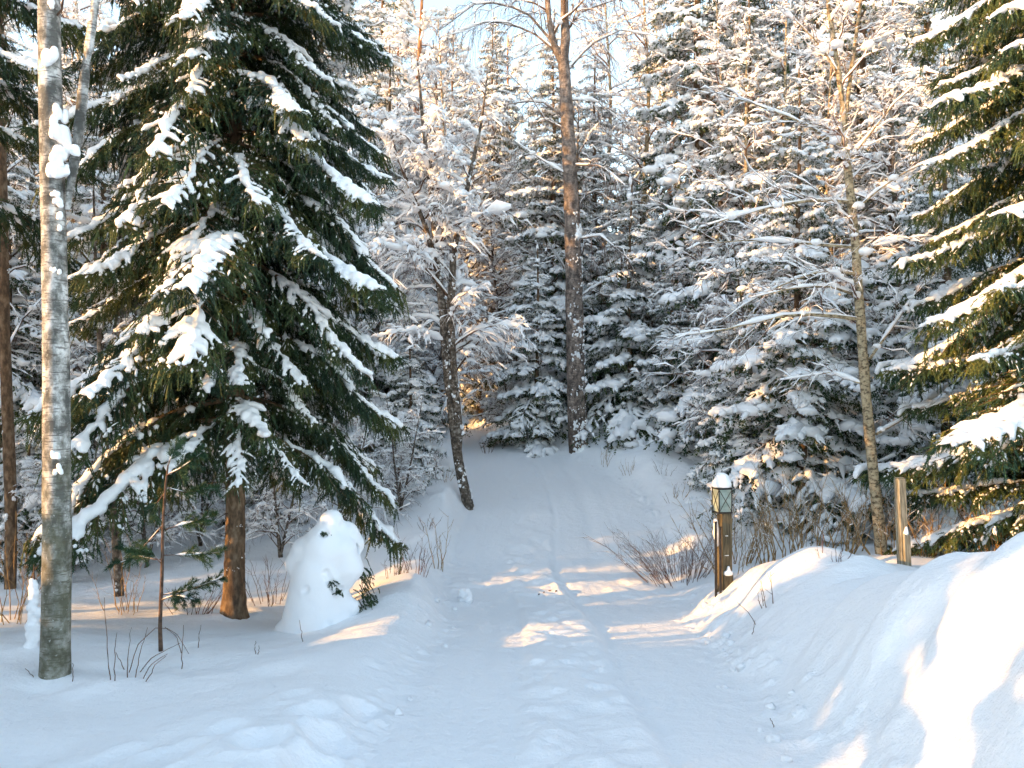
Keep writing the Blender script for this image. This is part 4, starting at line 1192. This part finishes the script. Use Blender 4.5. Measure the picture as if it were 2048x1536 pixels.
# ------------------------------------------------------------------ lantern on its post
Yq = 9.6
px_, py_ = ux(1447, Yq), Yq
k_ = Yq / FPX
ztop = pt(1447, 1025, Yq)[2]; zlan = pt(1447, 975, Yq)[2]
zg = gz(px_, py_) - 0.25
lan = empty("lantern_post", (px_, py_, zg), "wooden post carrying a black lantern with a round cap of snow, right of the road", "lantern", rz=R_(14))
def box(x0, x1, y0, y1, z0, z1, bev=0.004):
    import bmesh
    bm = bmesh.new()
    bmesh.ops.create_cube(bm, size=1)
    for v in bm.verts:
        v.co = Vector(((x0 + x1) / 2 + v.co.x * (x1 - x0), (y0 + y1) / 2 + v.co.y * (y1 - y0), (z0 + z1) / 2 + v.co.z * (z1 - z0)))
    if bev:
        bmesh.ops.bevel(bm, geom=list(bm.edges), offset=bev, segments=1, affect='EDGES')
    bmesh.ops.triangulate(bm, faces=bm.faces)
    V = np.array([v.co[:] for v in bm.verts]); F = np.array([[v.index for v in f.verts] for f in bm.faces])
    bm.free()
    return V, F
hp = ztop - zg; hl = zlan - zg
obj("post", mesh("post", [box(-.062, .068, -.065, .065, 0, hp)], M["post_wood"], False), lan)
zl = pt(1447, 1147, Yq)[2] - zg
obj("front_board", mesh("front_board", [box(-.060, .066, -.092, -.0655, 0, zl)], M["post_wood"], False), lan)
x0, x1, y0, y1 = -.115, .05, -.0925, .0725
f_ = 0.011
obj("base_plate", mesh("base_plate", [box(x0 - .008, x1 + .008, y0 - .008, y1 + .008, hp + .001, hp + .018)], M["black_metal"], False), lan)
obj("top_plate", mesh("top_plate", [box(x0 - .008, x1 + .008, y0 - .008, y1 + .008, hl - .016, hl + .006)], M["black_metal"], False), lan)
for cx in (x0, x1):
    for cy_ in (y0, y1):
        obj("corner_bar", mesh("corner_bar", [box(cx - f_ / 2, cx + f_ / 2, cy_ - f_ / 2, cy_ + f_ / 2, hp + .018, hl - .016, 0.001)], M["black_metal"], False), lan)
zc0, zc1 = hp + .02, hl - .018
def bar(a, b, rr=0.0035):
    return tubes(np.array([[a, b]], float), np.full((1, 2), rr), 6)
for (a, b) in [((x0, y0 - .004), (x1, y0 - .004)), ((x0 - .004, y0), (x0 - .004, y1)), ((x1 + .004, y0), (x1 + .004, y1)), ((x0, y1 + .004), (x1, y1 + .004))]:
    for flip in (0, 1):
        za, zb = (zc0, zc1) if not flip else (zc1, zc0)
        obj("cross_bar", mesh("cross_bar", [bar((*a, za), (*b, zb))], M["black_metal"]), lan)
for (xa, xb, ya, yb2) in [(x0 + .006, x1 - .006, y0 + .002, y0 + .005), (x0 + .006, x1 - .006, y1 - .005, y1 - .002), (x0 + .002, x0 + .005, y0 + .006, y1 - .006), (x1 - .005, x1 - .002, y0 + .006, y1 - .006)]:
    obj("pane", mesh("pane", [box(xa, xb, ya, yb2, zc0, zc1, 0)], M["glass"], False), lan)
mx, my = (x0 + x1) / 2, (y0 + y1) / 2
obj("candle", mesh("candle", [tubes(np.array([[[mx, my, hp + .018], [mx, my, hp + .12], [mx, my, hp + .121]]]), np.array([[.03, .03, .001]]), 12)], M["white_paint"]), lan)
cz = hl
caps = [[mx, my, cz + .05, mx, my, cz + .11, .100, .076], [mx - .02, my, cz + .04, mx + .02, my, cz + .045, .095, .095], [mx, my, cz + .09, mx, my, cz + .115, .076, .07]]
V, F = sdf_mesh(caps, 0.012, 0.03, nz=(0.004, 14), zflat=0.85)
V[:, 2] = np.maximum(V[:, 2], cz + .007)
obj("snow_cap", mesh("snow_cap", [(V, F)], M["tree_snow"]), lan)
caps = [[-.02, -.085, zl + .02, .04, -.085, zl + .02, .03, .026], [.01, -.084, zl + .03, .01, -.08, zl + .09, .034, .014]]
obj("snow", mesh("snow", [sdf_mesh(caps, 0.007, 0.012, nz=(0.003, 30))], M["tree_snow"]), lan)
caps = [[-.10, .02, hp - .10, -.095, .02, hp - .25, .025, .035], [-.095, .02, hp - .25, -.085, .02, hp - .38, .035, .025]]
obj("snow", mesh("snow", [sdf_mesh(caps, 0.009, 0.02, nz=(0.004, 20))], M["tree_snow"]), lan)
for v, w in ((1070, 0.022), (1109, 0.034)):
    zt = pt(1447, v, Yq)[2] - zg
    obj("white_tag", mesh("white_tag", [box(-.005 - w * .8, -.005 + w * .8, -.069, -.0655, zt - .004, zt + .005, 0)], M["white_paint"], False), lan)
# dark stakes leaning against it
for du, lab in ((-20, "outer black metal stake standing just left of the lantern post"), (-11, "inner black metal stake tight against the lantern post")):
    sx = ux(1447 + du, Yq - .05)
    z1 = pt(1447, 1042 if du < -15 else 1052, Yq)[2]; z0 = gz(sx, Yq - .05) - .15
    o = obj("metal_stake", mesh("metal_stake", [box(-.014, .014, -.008, .008, 0, z1 - z0, .002), box(-.019, .019, -.011, .011, z1 - z0 + .001, z1 - z0 + .012, .002)], M["black_metal"], False), loc=(sx, Yq - .12, z0))
    tag(o, lab, "stake", "black stakes beside the lantern post")

# weathered fence post
Yw = 9.5
wx = ux(1804, Yw)
z0 = gz(wx, Yw) - .2
h = pt(1802, 957, Yw)[2] - z0
fp = empty("fence_post", (wx, Yw, z0), "weathered grey fence post standing in front of the right-hand spruce", "post")
fp.rotation_euler = (0, R_(-2.0), R_(10))
obj("post", mesh("post", [box(-.05, .05, -.05, .05, 0, h, .008), box(-.044, .04, -.04, .044, h + .001, h + .014, .004)], M["grey_wood"], False), fp)
zn = pt(1802, 1062, Yw)[2] - z0
obj("rail_stub", mesh("rail_stub", [box(-.03, .05, -.085, -.0515, 0, zn - .02, .003)], M["grey_wood"], False), fp)
obj("snow", mesh("snow", [sdf_mesh([[.005, -.07, zn - .01, .015, -.066, zn + .05, .03, .013]], .006, .01)], M["tree_snow"]), fp)

# ------------------------------------------------------------------ shrubs, dry stems, sticks
def shrub(u, v, hpx, n, spread, label, m, seed, name="shrub", group=None, sub=4, rad=1.0, snowy=0.0, dy=0.25, lean_=0.0, base=None):
    rs = np.random.default_rng(seed)
    b0 = hit(u, v) if base is None else base
    k_ = b0[1] / FPX
    H = hpx * k_
    a = rs.random(n) * 6.283; q = np.sqrt(rs.random(n))
    foot = np.stack([np.cos(a) * q * (spread * .45 + .05) * H, np.sin(a) * q * dy, np.full(n, -.06)], -1)
    foot[:, 2] += np.array([gz(b0[0] + f[0], b0[1] + f[1]) for f in foot]) - b0[2]
    d = np.stack([np.cos(a) * q * spread + rs.normal(0, .1, n) + lean_, np.sin(a) * q * spread * .6, np.ones(n)], -1)
    L = H * rs.uniform(0.5, 1.05, n)
    t_ = np.linspace(0, 1, 7)[None, :, None]
    wg = np.cumsum(rs.normal(0, .022, (n, 7, 3)), 1) * L[:, None, None]; wg[:, 0] = 0
    S0 = foot[:, None] + L[:, None, None] * (d[:, None] * t_ + np.array([0, 0, -.18]) * spread * t_ ** 2) + wg
    ch = [tubes(S0, (0.0045 * rad + 0.0015 * L)[:, None] * (1 - .75 * t_[:, :, 0]), 4)]
    sn_ = [snow_over(S0, np.full((n, 7), .004), 0.012 * snowy, rs, 5, .45)] if snowy else []
    if sub:
        S1_, l1 = offspring(S0, sub, .3, .98, 38, lambda t, pl: pl * .32 * (1.1 - .5 * t), 0.12, 5, 0.05, .03, rs)
        ch.append(tubes(S1_, np.repeat((0.0024 * rad * np.linspace(1, .4, 5))[None], len(S1_), 0), 3))
        if snowy:
            sn_.append(snow_over(S1_, np.full((len(S1_), 5), .003), 0.012 * snowy, rs, 5, .5))
    o = empty(name, b0, label, "shrub", group)
    obj("stems", mesh("stems", ch, m), o)
    if snowy:
        obj("snow", mesh("snow", sn_, M["tree_snow"]), o)
    return o
shrub(1352, 1160, 125, 80, 0.8, "rounded leafless shrub just left of the lantern post", M["redtwig"], 101, sub=9, lean_=-.22, dy=0.5, rad=0.9, snowy=0.35)
shrub(1500, 1135, 150, 10, 0.35, "sunlit golden twiggy shrub right behind the lantern post", M["drystem"], 102, base=np.array([3.15, 11.3, gz(3.15, 11.3)]))
for i, (x, y, h_, n, sp_, lab) in enumerate([(3.9, 11.8, 210, 12, .25, "tall sunlit dry stems rising behind the snow mound beside the lantern"), (4.4, 12.0, 230, 10, .3, "tall dry stems midway between lantern and leaning tree"), (4.75, 11.6, 170, 12, .35, "dry stems close against the left side of the leaning tree's foot"),
                                            (5.3, 11.2, 150, 14, .35, "dry golden stems between leaning tree and fence post"), (5.75, 11.0, 130, 16, .4, "dry golden brush right of the fence post"), (6.5, 10.8, 150, 16, .5, "yellow dry brush under the low boughs at the right edge"), (3.4, 12.3, 150, 14, .45, "low tangle of sunlit twigs behind the lantern's shoulder")]):
    shrub(0, 0, h_, int(n * 1.8), sp_ * 1.2, lab, M["drystem"], 110 + i, group=None, base=np.array([x, y, gz(x, y)]), sub=6, snowy=0.5, rad=1.7)
shrub(882, 1140, 130, 5, .16, "thin golden sapling cluster at the left road edge below the alder", M["drystem"], 121, sub=5, rad=1.4)
shrub(835, 1145, 90, 12, .4, "fine reddish brush between the big spruce and the golden saplings", M["redtwig"], 122, sub=4)
shrub(790, 1165, 90, 14, .5, "leafless brush just right of the snow-hooded little spruce", M["redtwig"], 123, sub=4, base=np.array([ux(790, 11.5), 11.5, gz(ux(790, 11.5), 11.5)]))
shrub(540, 1200, 110, 16, .6, "leafless brush between the big spruce trunk and the snow-hooded spruce", M["twig"], 124, sub=4, base=np.array([ux(545, 11.0), 11.0, gz(ux(545, 11.0), 11.0)]))
shrub(250, 1240, 150, 12, .5, "sunlit dry twigs behind the young pine", M["drystem"], 125, sub=4, base=np.array([ux(255, 9.8), 9.8, gz(ux(255, 9.8), 9.8)]))
shrub(370, 1240, 90, 14, .6, "low brown twigs in the snow left of the big spruce trunk", M["twig"], 126, sub=3, base=np.array([ux(385, 9.7), 9.7, gz(ux(385, 9.7), 9.7)]))
shrub(30, 1270, 240, 14, .3, "golden brown brush at the left edge behind the grey birch", M["drystem"], 127, sub=5, base=np.array([ux(22, 9.0), 9.0, gz(ux(22, 9.0), 9.0)]))
shrub(1545, 1185, 80, 4, .35, "small crooked twig standing out of the snow bank right of the lantern", M["redtwig"], 128, name="twig_shrub", sub=3, rad=1.2, base=hit(1548, 1205))
shrub(1640, 1135, 60, 7, .6, "low twigs on top of the snow mound right of the lantern", M["redtwig"], 129, sub=3, base=hit(1660, 1120))
shrub(1260, 945, 40, 9, .4, "dry grass tuft in the snow at the far side of the clearing", M["drystem"], 130, sub=2)
shrub(975, 905, 45, 12, .4, "dry weeds poking through the snow inside the road bend", M["redtwig"], 131, sub=2)

rt = np.random.default_rng(160)
for i in range(11):
    y = rt.uniform(13.5, 20.5)
    right_ = i < 7
    x = float(XR(y)) + rt.uniform(0.2, 2.2) if right_ else float(XL(y)) - rt.uniform(0.3, 1.2)
    shrub(0, 0, rt.uniform(22, 50), int(rt.integers(5, 12)), 0.5, "dry weed tuft in the snow right of the track beyond the dip" if right_ else "dry weed tuft on the left verge of the track beyond the dip", M["redtwig" if i % 2 else "drystem"], 170 + i, name="weed_tuft",
          group="weed tufts right of the far track" if right_ else "weed tufts left of the far track", sub=2, base=np.array([x, y, gz(x, y)]))
# sticks and arching canes in the foreground snow
def stick(pts, label, Y=None, rad=0.004, group=None, m="redtwig"):
    b0 = hit(*pts[0])
    Y = b0[1]
    P = np.array([pt(u, v, Y) for (u, v) in pts]) - b0
    P[0, 2] -= 0.05
    P, _ = densify(P, np.ones(len(P)), 10)
    rs = np.random.default_rng(int(pts[0][0]))
    P[1:-1] += rs.normal(0, .003, (8, 3))
    o = obj("cane", mesh("cane", [tubes(P[None], (rad * np.linspace(1.1, .5, 10))[None], 5)], M[m]), loc=b0)
    tag(o, label, "cane", group)
GC = "bare canes standing in the snow below the young pine"
for q in [[(222, 1360), (215, 1300), (209, 1195)], [(230, 1362), (229, 1320), (234, 1265)], [(254, 1355), (257, 1300), (263, 1255)], [(269, 1355), (278, 1310), (295, 1255)], [(364, 1338), (364, 1300), (367, 1250)], [(396, 1296), (398, 1270), (402, 1250)]]:
    stick(q, "upright bare cane in the snow below the young pine", group=GC)
GA = "arching canes bent over in the snow around the young pine"
for q in [[(254, 1345), (275, 1290), (310, 1256), (325, 1252), (350, 1262), (370, 1290), (378, 1308)], [(280, 1358), (300, 1330), (335, 1308)], [(285, 1364), (310, 1330), (332, 1312)], [(255, 1340), (232, 1305)], [(365, 1306), (355, 1275), (330, 1254)], [(270, 1345), (300, 1318), (360, 1286)]]:
    stick(q, "arching bent cane in the snow around the young pine", group=GA)
stick([(606, 1284), (603, 1265), (599, 1240)], "single short stick in front of the snow-hooded little spruce")
stick([(511, 1308), (510, 1295), (511, 1282)], "taller of two short sticks in the snow below the big spruce trunk")
stick([(516, 1309), (517, 1300), (518, 1290)], "shorter of two short sticks in the snow below the big spruce trunk")
stick([(145, 1363), (146, 1345), (145, 1326)], "short stick in the snow right of the grey birch's foot")
stick([(74, 1356), (62, 1348), (50, 1337)], "slanting stick in the snow left of the grey birch's foot")
stick([(1515, 1245), (1500, 1228), (1475, 1205)], "thin slanting stalk on the snow bank below the lantern")
stick([(1502, 1270), (1507, 1255), (1510, 1240)], "short stalk on the snow bank below the slanting stalk")
stick([(1552, 1456), (1546, 1446), (1540, 1436)], "short dark stick low on the near face of the snow bank")

# lump of snow fallen at the road edge, and dark crumbs on the road
def snow_lump(u, v, rpx, label, seed, group=None):
    b0 = hit(u, v); k_ = b0[1] / FPX * rpx
    rs = np.random.default_rng(seed)
    caps = [[*(rs.normal(0, .35, 3) * k_ + [0, 0, k_ * .45]), *(rs.normal(0, .35, 3) * k_ + [0, 0, k_ * .4]), k_ * rs.uniform(.4, .6), k_ * rs.uniform(.35, .6)] for _ in range(6)]
    o = obj("snow_lump", mesh("snow_lump", [sdf_mesh(caps, max(k_ / 9, .007), k_ * .12, nz=(k_ * .1, 3 / k_))], M["snow"]), loc=b0)
    tag(o, label, "snow lump", group)
snow_lump(930, 1203, 17, "round lump of snow lying at the left edge of the road", 131)
rs = np.random.default_rng(140)
for i in range(28):
    side = rs.random() < 0.72
    y = rs.uniform(4.2, 10.5)
    x = float(XR(y)) + rs.uniform(-.18, .35) if side else float(XL(y)) + rs.uniform(-.25, .12)
    b0 = np.array([x, y, gz(x, y)])
    k_ = rs.uniform(0.012, 0.045)
    o = obj("snow_lump", mesh("snow_lump", [blobs(np.array([[0, 0, k_ * .3]]), np.array([[k_ * 1.2, k_, k_ * .8]]), rs, True, .22)], M["snow"]), loc=b0)
    tag(o, "small clod of snow at the foot of the bank on the right of the road" if side else "small clod of snow along the left edge of the road", "snow lump", "clods along the right bank" if side else "clods along the left road edge")
for i, (u, v) in enumerate([(1088, 1186), (1100, 1182), (1112, 1183), (1078, 1190)]):
    b0 = hit(u, v)
    o = obj("bark_crumb", mesh("bark_crumb", [blobs(np.array([[0, 0, .008]]), np.array([[.035, .014, .006]]), rs, False, .3)], M["twig"]), loc=b0)
    tag(o, "dark crumb of bark lying on the snowy road where it dips", "bark", "bark crumbs on the road")

# ------------------------------------------------------------------ the wood on the sun's side, outside the picture, that shades the foreground
GS = "spruces of the wood left of the drive"
for i, (x, y, kind, s, sz) in enumerate([(-8, -6.4, "mid", 1.1, 1.1), (-8, -4.7, "mid", 1.15, 1.1), (-8.2, -2.9, "mid", 1.15, 1.1), (-8, -1.36, "mid", .8, 1.15), (-8, 1.68, "mid", .8, 1.15), (-8.3, 3.0, "mid", .85, 1.05), (-8.6, 3.85, "young", .8, .75),
                                    (-11.5, -7.5, "tall", 1.0, 1.0), (-11.5, -5.6, "tall", 1.0, 1.0), (-11.8, -3.8, "tall", .95, 1.0), (-11.5, 1.0, "tall", .9, .95), (-12, 2.1, "mid", 1.0, 1.0), (-7.0, 7.1, "young", 0.95, 1.0), (-8.7, 0.85, "young", .85, .55),
                                    (-15, 9.0, "tall", 1.1, 1.35), (-17.5, 11.5, "tall", 1.1, 1.3), (-16, 13.6, "tall", 1.1, 1.05), (-19, 20, "tall", 1.1, 1.1), (-22, 25, "tall", 1.1, 1.2)]):
    spruce(kind, x, y, "snowy spruce of the wood left of the drive", s, i * 1.7, GS, sz)
